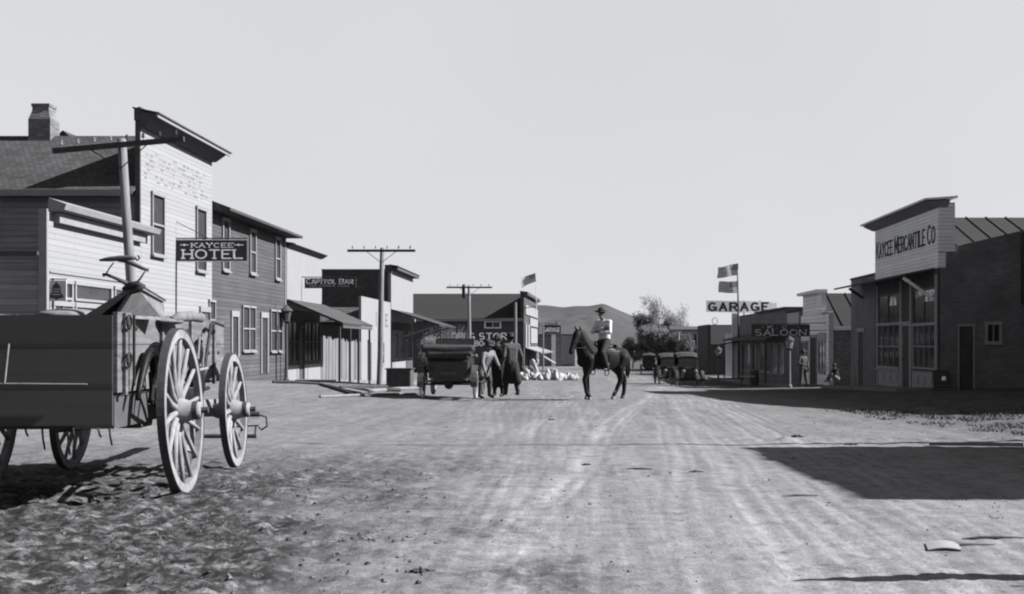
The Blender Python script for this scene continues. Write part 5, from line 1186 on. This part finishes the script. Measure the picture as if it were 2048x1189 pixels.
# ================================================================== CARS (local x forward)
m_wpane = M_plain('windscreen_reflection', .10, .3, 6, .3)  # even pale grey stands in for the reflection in the glass
def make_car(name, label, loc, rot, top=True, spare=False, lampm=None):
    c = thing(name, label, 'car', loc, rot, 'old cars parked along the street')
    wr = .38; tr = .71; wb = 2.54
    # chassis & tub
    m = MB(); m.box(-1.45, 1.35, -.36, .36, .46, .58); m.beam((0, -.6, .38), (0, .6, .38), .06, .06); part('chassis', m, m_car, c)
    for x in (-1.27, 1.27):
        m = MB(); m.tube([(x, -tr, wr), (x, tr, wr)], .03, 8)
        if x < 0: m.ell((x, 0, wr), (.16, .13, .14), 12, 8)
        part('axle', m, m_iron, c)
    m = MB()
    secs = [(-1.5, .52, .98), (-1.42, .58, 1.12), (-.9, .62, 1.14), (-.2, .6, 1.08), (.35, .55, 1.06), (.42, .45, 1.06)]
    vs = []
    for x, h, zt in secs: vs += [(x, -h*.82, .56), (x, -h, .78), (x, -h, zt), (x, h, zt), (x, h, .78), (x, h*.82, .56)]
    fs = [(i*6+k, (i+1)*6+k, (i+1)*6+(k+1)%6, i*6+(k+1)%6) for i in range(5) for k in range(6)]+[(5,4,3,2,1,0), tuple(30+k for k in range(6))]
    m.add(vs, fs); body = part('body', m, m_car, c)
    m = MB(); m.tube([(-1.48,-.5,1.10),(-1.42,-.59,1.14),(-.9,-.63,1.16),(-.2,-.61,1.1)], .03, 6); m.tube([(-1.48,.5,1.10),(-1.42,.59,1.14),(-.9,.63,1.16),(-.2,.61,1.1)], .03, 6); m.tube([(-1.48,-.5,1.10),(-1.48,.5,1.10)], .03, 6); part('body_rail', m, m_dust, body)
    m = MB(); vs = []
    for x, h, zt in ((.42, .4, 1.06), (1.22, .27, .98)): vs += [(x, -h, .6), (x, -h, zt-.16), (x, -h*.5, zt), (x, h*.5, zt), (x, h, zt-.16), (x, h, .6)]
    m.add(vs, [(k, 6+k, 6+(k+1)%6, (k+1)%6) for k in range(6)]+[(5,4,3,2,1,0), tuple(6+k for k in range(6))]); part('hood', m, m_car, c)
    m = MB(); m.box(1.22, 1.3, -.28, .28, .52, 1.0); rd = part('radiator', m, m_dark, c)
    m = MB()
    for a in ((1.3, 1.315, -.29, -.25, .52, 1.0), (1.3, 1.315, .25, .29, .52, 1.0), (1.3, 1.316, -.29, .29, .96, 1.03)): m.box(*a)
    m.lathe([(.03, 1.03), (.035, 1.07)], n=10, at=(1.26, 0, 0)); part('radiator_shell', m, m_iron, rd)
    for s in (-1, 1):
        m = MB(); m.lathe([(.05, -.12), (.11, -.03), (.115, .05), (.1, .055)], 'x', 14, at=(1.36, s*.34, .86)); m.beam((1.3, s*.34, .6), (1.34, s*.34, .78), .03, .03)
        hl_ = part('headlamp', m, m_car, c, smooth=True); m = MB(); m.lathe([(.098, .056), (.06, .075), (.01, .08)], 'x', 14, at=(1.36, s*.34, .86)); part('lens', m, m_lamp, hl_)
        # fenders
        for cx_ in (-1.27, 1.27):
            m = MB(); a0, a1 = (R(-5), R(165)) if cx_ > 0 else (R(12), R(185)); n = 12; vs = []
            for i in range(n+1):
                a = a0+(a1-a0)*i/n; r_ = wr+.12
                for yy in (tr-.08, tr+.08): vs.append((cx_+r_*math.cos(a)*1.08, s*yy, wr+r_*math.sin(a)*1.04-(.015 if yy > tr else 0)))
            for i in range(n+1):
                a = a0+(a1-a0)*i/n; r_ = wr+.10
                for yy in (tr-.08, tr+.08): vs.append((cx_+r_*math.cos(a)*1.08, s*yy, wr+r_*math.sin(a)*1.04-.02))
            q_ = 2*(n+1); fs = [(2*i, 2*i+1, 2*i+3, 2*i+2) for i in range(n)]+[(q_+2*i, q_+2*i+2, q_+2*i+3, q_+2*i+1) for i in range(n)]
            fs += [(2*i, 2*i+2, q_+2*i+2, q_+2*i) for i in range(n)]+[(2*i+1, q_+2*i+1, q_+2*i+3, 2*i+3) for i in range(n)]+[(0, q_, q_+1, 1), (2*n, 2*n+1, q_+2*n+1, q_+2*n)]
            m.add(vs, fs); part('fender', m, m_dust, c, smooth=False)
            # wheel
            w_ = MB(); w_.ring(wr-.075, wr-.045, -.02, .02, 'y', 28, (cx_, s*tr, wr)); wh = part('wheel', w_, m_dust, c)
            w_ = MB(); w_.ring(wr-.05, wr, -.038, .038, 'y', 28, (cx_, s*tr, wr)); w_.ring(wr-.06, wr-.012, -.047, .047, 'y', 28, (cx_, s*tr, wr)); part('tyre', w_, m_rubber, wh, smooth=False)
            w_ = MB(); w_.lathe([(.06, -.06), (.06, .06), (.03, .09)], 'y', 12, at=(cx_, s*tr, wr))
            for i in range(12): t = 2*PI*i/12; w_.tube([(cx_+.05*math.cos(t), s*tr, wr+.05*math.sin(t)), (cx_+(wr-.06)*math.cos(t), s*tr, wr+(wr-.06)*math.sin(t))], .014, 5)
            part('spoke_set', w_, m_dust, wh)
        m = MB(); m.box(-.85, .8, s*.62 if s > 0 else -.84, .84 if s > 0 else -.62, .4, .43); part('running_board', m, m_dust, c)
        m = MB(); m.lathe([(.04, -.04), (.05, .0), (.05, .05)], 'x', 10, at=(.5, s*.58, 1.12)); part('side_lamp', m, m_lamp, c)
    # windshield
    m = MB()
    for z in (1.08, 1.32, 1.6): m.tube([(.42, -.52, z), (.42, .52, z)], .014, 6)
    for y in (-.52, .52): m.tube([(.42, y, 1.05), (.42, y, 1.6)], .016, 6)
    ws = part('windshield', m, m_iron, c); m = MB(); m.box(.418, .422, -.51, .51, 1.08, 1.6); part('pane', m, m_wpane, ws)
    m = MB(); m.ring(.19, .205, -.01, .01, 'x', 20, (.12, -.28, 1.15)); m.tube([(.12, -.28, 1.15), (.38, -.28, .95)], .015, 6); part('steering_wheel', m, m_dark, c)
    for x in (-1.0, -.1):
        m = MB(); m.box(x-.28, x+.25, -.5, .5, .6, .82); m.hexa([(x-.4,-.5,.8),(x-.24,-.5,.8),(x-.24,.5,.8),(x-.4,.5,.8),(x-.46,-.5,1.16),(x-.34,-.5,1.18),(x-.34,.5,1.18),(x-.46,.5,1.16)]); part('seat', m, m_leath, c)
    if top:
        m = MB(); vs = []
        for x, z, h in ((.5, 1.68, .56), (.1, 1.86, .6), (-.6, 1.92, .61), (-1.3, 1.86, .6), (-1.52, 1.74, .58)):
            vs += [(x, -h, z-.06), (x, -h*.6, z), (x, 0, z+.02), (x, h*.6, z), (x, h, z-.06), (x, h, z-.14), (x, 0, z-.05), (x, -h, z-.14)]
        m.add(vs, [(i*8+k, i*8+(k+1)%8, (i+1)*8+(k+1)%8, (i+1)*8+k) for i in range(4) for k in range(8)]+[tuple(range(7, -1, -1)), tuple(32+k for k in range(8))]); tp = part('roof', m, m_cartop, c)
        m = MB(); m.hexa([(-1.54,-.57,1.05),(-1.51,-.57,1.05),(-1.51,.57,1.05),(-1.54,.57,1.05),(-1.52,-.58,1.72),(-1.49,-.58,1.72),(-1.49,.58,1.72),(-1.52,.58,1.72)])
        for s in (-1, 1): m.hexa([(-1.5,s*.585,1.05),(-.7,s*.605,1.1),(-.7,s*.6,1.1),(-1.5,s*.58,1.05),(-1.5,s*.585,1.75),(-.8,s*.6,1.83),(-.8,s*.595,1.83),(-1.5,s*.58,1.75)])
        cu = part('side_curtain', m, m_cartop, c); m = MB(); m.box(-1.553, -1.545, -.2, .2, 1.36, 1.56); part('rear_window', m, m_lamp if False else m_curt, cu)
        m = MB()
        for s in (-1, 1): m.tube([(.42, s*.53, 1.6), (.3, s*.57, 1.74)], .012, 5); m.tube([(-.25, s*.6, 1.08), (-.3, s*.6, 1.84)], .014, 5)
        part('top_bow', m, m_iron, c)
    else:
        m = MB()
        m.cap((-1.55,-.62,1.31), .11, (-1.55,0,1.29), .125); m.cap((-1.55,0,1.29), .125, (-1.55,.62,1.33), .10); m.cap((-1.6,-.58,1.2), .08, (-1.6,.5,1.17), .10)
        m.cap((-1.45,-.66,1.38), .06, (-1.45,.66,1.40), .06); m.cap((-1.62,-.64,1.36), .035, (-1.62,.64,1.35), .035); blob('folded_top', m, m_cartop, c, .025, 2)
        m = MB()
        for s in (-1, 1): m.tube([(-.8, s*.63, 1.1), (-1.5, s*.66, 1.36)], .02, 6)
        part('top_iron', m, m_iron, c)
    if spare:
        m = MB(); m.ring(.28, .37, -.05, .05, 'x', 28, (-1.68, 0, .86)); sp_ = part('spare_wheel', m, m_dust, c, smooth=False)
        m = MB(); m.ring(.2, .28, -.03, .03, 'x', 28, (-1.68, 0, .86)); m.lathe([(.05, -.04), (.05, .04)], 'x', 10, at=(-1.68, 0, .86)); part('rim', m, m_dust, sp_)
    m = MB(); m.box(-1.56, -1.545, -.2, .2, .62, .72) if not spare else m.box(-1.56, -1.545, -.5, -.28, .7, .8); part('number_plate', m, pale('tin_plate', .06) if False else m_dust, c)
    m = MB(); m.lathe([(.05, -.02), (.05, .05)], 'x', 10, at=(-1.56, .45, .8)); part('tail_lamp', m, m_iron, c)
    return c
Yc = 33.2; zc = Z_(796, Yc)
make_car('touring_car', 'dark touring car with folded top seen from behind, beside the group', (X_(907, 34.2), 34.2, zc), R(90), top=False)
make_car('touring_car', 'black touring car with raised top facing camera, nearest of right-hand cars', (X_(1373, 69.2), 69.2, Z_(774, 68)), R(-88))
make_car('touring_car', 'black car half hidden behind left side of the nearest right-hand car', (X_(1337, 76.5), 76.5, tz(6.2, 76)), R(-88))
make_car('touring_car', 'distant black car seen from rear with round spare wheel', (X_(1297, 117), 117, Z_(748, 115.5)), R(88), spare=True)

# ================================================================== small street things
b = thing('wooden_crate', 'large dark wooden crate on planks left of the touring car', 'crate', (X_(800, 43), 43, Z_(778, 43)))
m = MB(); x0, x1 = X_(776, 43), X_(824, 43); z0, z1 = Z_(779, 43), Z_(739, 43); m.box(x0, x1, 42.6, 43.5, z0, z1)
for x in (x0+.02, x1-.1): m.box(x, x+.08, 42.57, 42.598, z0, z1)
for i in range(1, 4): m.box(x0-.01, x1+.01, 42.585, 42.599, z0+(z1-z0)*i/4-.01, z0+(z1-z0)*i/4+.005)
W('box', m, m_wagond, b); m = MB(); m.box(x0-.04, x1+.04, 42.55, 43.55, z1, z1+.04); W('lid', m, m_plankd, b)
def plank(label, u0, v0, Y0, u1, v1, Y1, w_, h_, mt, nm='plank', rnd=False, lay=False):
    if lay:
        a = gpt(u0, v0+1); b_ = gpt(u1, v1+1); p0 = Vector((a[0], a[1], tz(*a)+w_*.4)); p1 = Vector((b_[0], b_[1], tz(*b_)+w_*.45))
        if not rnd: h_ = .04
    else: p0 = Vector((X_(u0, Y0), Y0, Z_(v0, Y0))); p1 = Vector((X_(u1, Y1), Y1, Z_(v1, Y1)))
    c = (p0+p1)/2; m = MB()
    if rnd: m.tube([p0-c, (p0+p1)/2-c+Vector((0, 0, .02)), p1-c], [w_/2, w_*.46, w_*.4], 8)
    else: m.beam(p0-c, p1-c, w_, h_)
    o = part(nm, m, mt, smooth=False); o.location = c
    return tag(o, label, 'pole' if rnd else 'plank', 'timber lying before the bar porch')
pl = [('long grey pole lying nearest the porch posts', 620, 766, 45.5, 780, 777, 43, .12, m_plankd), ('long pale timber in the middle of the pile', 632, 770, 44, 850, 781, 41, .16, m_pole), ('dark pole crossing the left end of the pile', 640, 772, 44, 705, 792, 37.5, .10, m_plankd),
      ('thin dark pole angled toward the street from the pile', 655, 774, 43, 720, 792, 37.8, .08, m_plankd), ('short white board lying at the pile front', 690, 784, 39, 730, 792, 37.6, .18, m_trimw), ('dark log behind the white board in the pile', 680, 781, 40, 800, 785, 39, .14, m_plankd),
      ('grey log at the right end of the pile near car wheel', 740, 787, 38.5, 846, 780, 40, .13, m_pole), ('long thin pole lying parallel to street before the car', 640, 797, 36.3, 845, 791, 37.6, .08, m_pole), ('dark pole lying left of the pile by the lantern', 545, 767, 45, 640, 771, 44.3, .11, m_plankd), ('small bright board corner among the dark logs', 732, 786, 38.8, 744, 791, 37.9, .16, m_white)]
for lb, u0, v0, y0, u1, v1, y1, w_, mt in pl: plank(lb, u0, v0-1.5, y0, u1, v1-1.5, y1, w_, .08, mt, 'log' if w_ > .11 else 'plank', 'log' in lb or 'pole' in lb, lay=True)
plank('long pale plank lying along the far lip of the big shadow', 1858, 893, 0, 2046, 896, 0, .10, .03, m_plankl, lay=True)
# sacks
rs = random.Random(5)
nm = ['leftmost', 'second from left', 'third from left', 'fourth from left', 'fifth from left', 'sixth from left', 'middle', 'upright middle', 'tall', 'leaning', 'slumped', 'third from right', 'second from right', 'rightmost']
for i in range(14):
    u = 1040+i*8.1+rs.uniform(-2, 2); Y = 88+rs.uniform(-1.5, 2.5); x = X_(u, Y); z = tz(x, Y)
    m = MB(); up = i in (2, 7, 8, 9)
    h = rs.uniform(.16, .24) if not up else .34
    m.ell((0, 0, h*.8), (rs.uniform(.16, .24) if up else rs.uniform(.26, .4), .2, h), 14, 10, .05); m.ell((rs.uniform(-.1, .1), 0, h*1.5), (.14, .12, .14), 10, 8, .05)
    if i % 3 == 1: m.ell((.25, -.05, .14), (.12, .12, .2), 10, 8, .05)
    for j in range(5):
        a_ = Vector((rs.uniform(-.32, .32), rs.uniform(-.15, .15), rs.uniform(.08, h*1.2))); m.cap(a_, rs.uniform(.05, .12), (a_.x+rs.uniform(-.25, .25), a_.y, max(.04, a_.z-rs.uniform(.05, .35))), rs.uniform(.04, .09))
    m.v = [(a_*1.15, b_*1.1, c_*1.3) for a_, b_, c_ in m.v]; o = blob('white_sack', m, m_sack, None, .035, 1); o.location = (x, Y, z); o.rotation_euler = (0, rs.uniform(-.3, .3), rs.uniform(0, 3))
    tag(o, 'white bulging sack, %s in the low heap left of the horse' % nm[i], 'sack', 'white sacks heaped in the street')
b = thing('cloth_bundle', 'white cloth bundle standing at the store front behind the sacks', 'bundle', (X_(1068, 92), 92, tz(-3, 92)))
m = MB()
for j in range(9): m.cap((rs.uniform(-.3, .3), rs.uniform(-.1, .1), rs.uniform(.7, 1.4)), rs.uniform(.08, .16), (rs.uniform(-.4, .4), 0, rs.uniform(.1, .6)), rs.uniform(.1, .22))
blob('bundle', m, m_sack, b, .04, 1)
# walk-side bits at right
b = thing('barrel', 'small pale-topped barrel in shade before the dark brick block', 'barrel', (X_(1509, 68), 68, tz(10, 68)))
m = MB(); m.lathe([(.22, 0), (.25, .25), (.25, .5), (.22, .85)], n=16); part('barrel', m, m_dwood, b); m = MB(); m.lathe([(.22, .851), (.2, .88)], n=16); part('lid', m, m_trimw, b)
b = thing('bench', 'pale low bench on the shaded walk left of the saloon sign', 'bench', (X_(1494, 66), 66, tz(9.3, 66)))
m = MB(); m.box(-.4, .4, -.15, .15, .50, .56); part('seat', m, pale('bench_plank', .3), b)
for s in (-.3, .3): m = MB(); m.box(s-.03, s+.03, -.12, .12, 0, .5); part('leg', m, m_dwood, b)
# tin sheet, sticks, clods
b = thing('tin_sheet', 'curled pale tin sheet lying on the dirt at lower right', 'scrap', (X_(1893, 7.35), 7.35, float((tza(np.array([2.2]), np.array([7.35]))+relief(np.array([2.23]), np.array([7.4])))[0])-.004))
m = MB(); n = 8; vs = []
for i in range(n+1):
    t = i/n; x = -.11+.2*t
    for dy in (0, .26): vs.append((x+dy*.22, dy, .012+.013*math.sin(PI*t)+dy*.01))
for i in range(n+1):
    t = i/n; x = -.11+.2*t
    for dy in (0, .26): vs.append((x+dy*.22, dy, .004+.013*math.sin(PI*t)+dy*.01))
q_ = 2*(n+1)
m.add(vs, [(2*i, 2*i+2, 2*i+3, 2*i+1) for i in range(n)]+[(q_+2*i, q_+2*i+1, q_+2*i+3, q_+2*i+2) for i in range(n)]+[(2*i, q_+2*i, q_+2*i+2, 2*i+2) for i in range(n)]+[(2*i+1, 2*i+3, q_+2*i+3, q_+2*i+1) for i in range(n)]+[(0, 1, q_+1, q_), (2*n, q_+2*n, q_+2*n+1, 2*n+1)])
part('sheet', m, m_paper, b)
def onroad(u, v):   # street point seen at a picture position (street falls away slowly)
    Y = 10.
    for _ in range(30): Y = (CH-tz(X_(u, Y), Y))*2450/(v-688)
    return X_(u, Y), Y, tz(X_(u, Y), Y)
st = [(1278, 940, .26, 'thin dark stick lying across the wheel tracks in mid street', 'stick'), (1600, 992, .3, 'pale splinter of wood at the edge of the big shadow', 'stick'), (1985, 1078, .4, 'dark stick near the right edge by the grass', 'stick'), (1935, 1090, .34, 'thin pale lath lying behind the tin sheet', 'lath')]
for u, v, L, lb, nm_ in st:
    x, y, z = onroad(u, v); m = MB(); m.tube([(-L/2, 0, .0), (-L*.2, .015, .003), (L*.15, .0, .004), (L/2, -.012, .0)], [.004, .011, .009, .005], 6)
    o = part(nm_, m, m_dung if 'dark' in lb else m_plankl); o.location = (x, y, z+float(relief(np.array([x]), np.array([y]))[0])+.008); o.rotation_euler = (0, 0, .1); tag(o, lb, 'stick')
cl = [(836, 1148, .055, 'largest dark manure clump at bottom centre of street'), (1173, 930, .045, 'dark clump just left of the thin stick in mid street'), (1390, 943, .05, 'dark clump near the tip of the big building shadow'), (1103, 840, .05, 'small dark clump in front of the horse forelegs'), (1592, 884, .07, 'dark clump on the far lip of the big shadow'), (1705, 891, .07, 'rightmost dark clump on the far lip of the big shadow'), (728, 1086, .05, 'pale clod with dark underside left of bottom centre')]
for i, (u, v, r_, lb) in enumerate(cl):
    x, y, z = onroad(u, v); m = MB()
    for j in range(14): m.ell((random.gauss(0, r_*.5), random.gauss(0, r_*.35), r_*.1), (r_*random.uniform(.12, .45), r_*random.uniform(.12, .4), r_*random.uniform(.12, .34)), 8, 6, .22)
    o = part('dirt_clump', m, m_dung if 'dark c' in lb or 'manure' in lb else m_dirtc, smooth=True); o.location = (x, y, z+float(relief(np.array([x]), np.array([y]))[0])); tag(o, lb, 'dirt clump', 'dirt clumps on the street')

# gravel / clods stuff
def ico(mb, c, r):
    k_ = random.uniform(.5, .9)
    ps = [(1,0,0),(-1,0,0),(0,1,0),(0,-1,0),(0,0,1),(0,0,-1)]
    vs = [(c[0]+p[0]*r*random.uniform(.7,1.3), c[1]+p[1]*r*random.uniform(.7,1.3), c[2]+p[2]*r*k_) for p in ps]
    mb.add(vs, [(0,2,4),(2,1,4),(1,3,4),(3,0,4),(2,0,5),(1,2,5),(3,1,5),(0,3,5)], 0 if random.random() < .6 else 1)
pts = []
for i in range(1500):
    t = random.random()
    if i < 900: y = 4.5+8*random.random()**1.1; x = random.uniform(-.42*y, -.12*y if random.random() < .8 else .1*y)
    elif i < 1200: y = 5+30*random.random()**1.6; x = random.uniform(-.32*y-1, .4*y)
    else: y = 9+22*random.random(); x = random.uniform(.2*y, .42*y)
    pts.append((x, y))
PX = np.array([p[0] for p in pts]); PY = np.array([p[1] for p in pts]); PZ = tza(PX, PY)+relief(PX, PY)
m = MB()
for i, (x, y, z) in enumerate(zip(PX, PY, PZ)):
    r_ = random.uniform(.003, .008)*(1+.05*y) if i >= 900 else random.choice((.004, .006, .008, .016))*random.uniform(.7, 1.3)
    ico(m, (x, y, z+r_*.2), r_)
o = part('gravel', m, [m_dirtc, m_dung]); tag(o, 'loose clods and stones scattered over the dirt street', 'gravel', kind='stuff')
# dry grass at right verge and wagon verge
m = MB(); GR = []
while len(GR) < 15000:
    if len(GR) < 9500: y = random.uniform(17.5, 27); x = random.uniform(.2*y, .42*y)
    elif len(GR) < 12500: y = random.uniform(7.2, 9.8); x = random.uniform(2.6, 4.1)
    else: y = random.uniform(5, 12); x = random.uniform(-.48*y, -.16*y)
    GR.append((x, y))
GA = np.array(GR); gx, gy = GA[:, 0], GA[:, 1]; gz_ = tza(gx, gy)+relief(gx, gy)
cm_ = vn(gx*1.6+11, gy*1.1+3)+.6*vn(gx*5, gy*4)
for i, (x, y, z) in enumerate(zip(gx, gy, gz_)):
    if cm_[i] < (.02 if i < 9500 else .12): continue
    if i < 9500 and x < 5.2+(27-y)*.1: continue
    h = random.uniform(.02, .06)*(1+cm_[i]) if i < 9500 else random.uniform(.008, .025)
    a = random.uniform(0, PI); w_ = .003+.0006*y
    dx, dy = math.cos(a)*w_, math.sin(a)*w_; lx, ly = random.gauss(0, .9)*h, random.gauss(0, .7)*h
    m.add([(x-dx, y-dy, z-.01), (x+dx, y+dy, z-.01), (x+lx, y+ly, z+h)], [(0,1,2)])
o = part('dry_grass', m, m_grass); tag(o, 'short dry grass tufts growing on the street verge', 'grass', kind='stuff')

# ================================================================== TREES
def tree(label, x, y, H, spread, seed, leafm, nleaf=2600, bare=.5, lsz=.16, low=.15, name='cottonwood_tree', lean=0, base=None):
    rd = random.Random(seed); z0 = tz(x, y) if base is None else base
    t = thing(name, label, 'tree', (x, y, z0), group='street trees')
    tm = MB(); tips = []
    def br(p, d, L, r, lv):
        n = 4; pts_ = [p]; q = p
        for i in range(n):
            d = (d+Vector((rd.uniform(-.22, .22), rd.uniform(-.22, .22), rd.uniform(-.05, .16)))).normalized(); q = q+d*L/n; pts_.append(q)
        tm.tube(pts_, [r*(1-.55*i/n) for i in range(n+1)], 6 if lv < 2 else 4, mi=0, caps=False)
        if lv >= 2: tips.extend(pts_[1:])
        if lv < 4:
            for i in range(rd.randint(3, 4) if lv < 3 else 3):
                k_ = rd.uniform(.3, 1); a = rd.uniform(0, 2*PI); s = spread*(.8 if lv < 1 else .75)
                nd = (d+Vector((math.cos(a)*s, math.sin(a)*s, rd.uniform(.0, .45)))).normalized()
                idx = min(int(k_*n), n-1); br(pts_[idx].lerp(pts_[idx+1], k_*n-idx) if idx < n else q, nd, L*rd.uniform(.5, .74), r*.5*(1-.3*k_), lv+1)
    br(Vector((0, 0, -.1)), Vector((lean, 0, 1)).normalized(), H*.36, H*.02, 0)
    # scale the skeleton to the wanted height
    zmax = max(v[2] for v in tm.v); k_ = H/zmax; tm.v = [(a*k_, b_*k_, c*k_) for a, b_, c in tm.v]; tips = [p*k_ for p in tips]
    part('trunk', tm, m_twig, t)
    cm = MB()
    tips = [p for p in tips if p.z > H*low]
    zc_ = H*(1-bare)
    for i in range(int(nleaf*1.8)):
        p = rd.choice(tips)
        if p.z > zc_ and rd.random() < .62: continue
        c = p+Vector((rd.gauss(0, .28), rd.gauss(0, .28), rd.gauss(0, .22))); s = lsz*rd.uniform(.5, 1.3)
        a = Vector((rd.uniform(-1, 1), rd.uniform(-1, 1), rd.uniform(-1, 1))).normalized(); b2 = a.cross(Vector((rd.uniform(-1, 1), rd.uniform(-1, 1), rd.uniform(-1, 1)))).normalized()
        a = (a*.7+Vector((0, 0, .75))).normalized() if i % 2 else a; L_ = s*(1.5 if i % 2 else .5); w_ = s*(.10 if i % 2 else .26)
        cm.add([c-a*L_, c-b2*w_, c+a*L_, c+b2*w_], [(0,1,2,3)])
    part('crown', cm, leafm, t)
    return t
tree('tallest cottonwood behind the cars, with thin airy crown against the sky', X_(1334, 150), 150, Z_(592, 150)+1.9, .95, 3, m_leaf, 6500, .35, .24)
tree('round dense tree right of the rider on the near side of tallest cottonwood', X_(1292, 144), 144, 6.5, .95, 8, m_leafd, 4600, .0, .3, low=.05)
tree('low bushy tree just behind the distant car with spare wheel', X_(1310, 138), 138, 4.8, 1.0, 12, m_leaf, 5200, .0, .28, low=.0, name='willow_tree')
tree('thin half-bare tree between the cottonwood and the dark flat-roofed building', X_(1366, 146), 146, Z_(612, 146)+1.9, .55, 21, m_leaf, 2200, .5, .22)
tree('small scrubby tree left of the far grey house', X_(1345, 135), 135, 4.2, 1.0, 33, m_leafd, 4200, .0, .28, low=.0, name='willow_tree')
tree('dark low tree tight behind the horse rump', X_(1266, 150), 150, 3.6, 1.0, 41, m_leafd, 3600, .0, .3, low=.0, name='willow_tree')
tree('bare dark tree in front of the DRUG STORE wall, left of far pole', X_(902, 112), 112, 4.9, .8, 17, m_leafd, 900, .2, .11)
tree('small pale leafy tree behind the left side of touring car', X_(858, 100), 100, 3.3, .7, 19, m_leaf, 2600, .0, .13, low=.35)
tree('dark tree beyond the far corner of the DRUG STORE front', X_(1094, 190), 190, 6.6, .9, 27, m_leafd, 3000, .0, .35)
# off-frame pole throwing its shadow, and a forked shape added to shade the corner
b = thing('utility_pole', 'utility pole outside the right edge whose thin shadow crosses the street', 'utility pole', (8.2, 16.1, 0), group='wooden utility poles')
m = MB(); m.tube([(0, 0, -.2), (0, 0, 4.5), (0, .15, 9.0)], [.06, .045, .03], 10); part('pole', m, m_pole, b)
b = thing('corner_shadow_caster', 'forked shadow caster added outside the right edge to shade the bottom corner', 'tree', (4.7, 6.5, 0))
m = MB(); m.tube([(.3, 0, -.1), (-.3, -.02, .5), (-.8, .04, .75), (-1.2, .06, 1.0), (-1.5, .03, 1.25), (-1.66, .0, 1.42)], [.15, .14, .11, .1, .07, .012], 8); part('trunk', m, m_caster, b)
m = MB(); m.tube([(-.3, 0, .45), (-.7, -.12, .5), (-1.1, -.2, .68), (-1.35, -.22, .85)], [.06, .05, .045, .01], 7); part('caster_fork', m, m_caster, b)
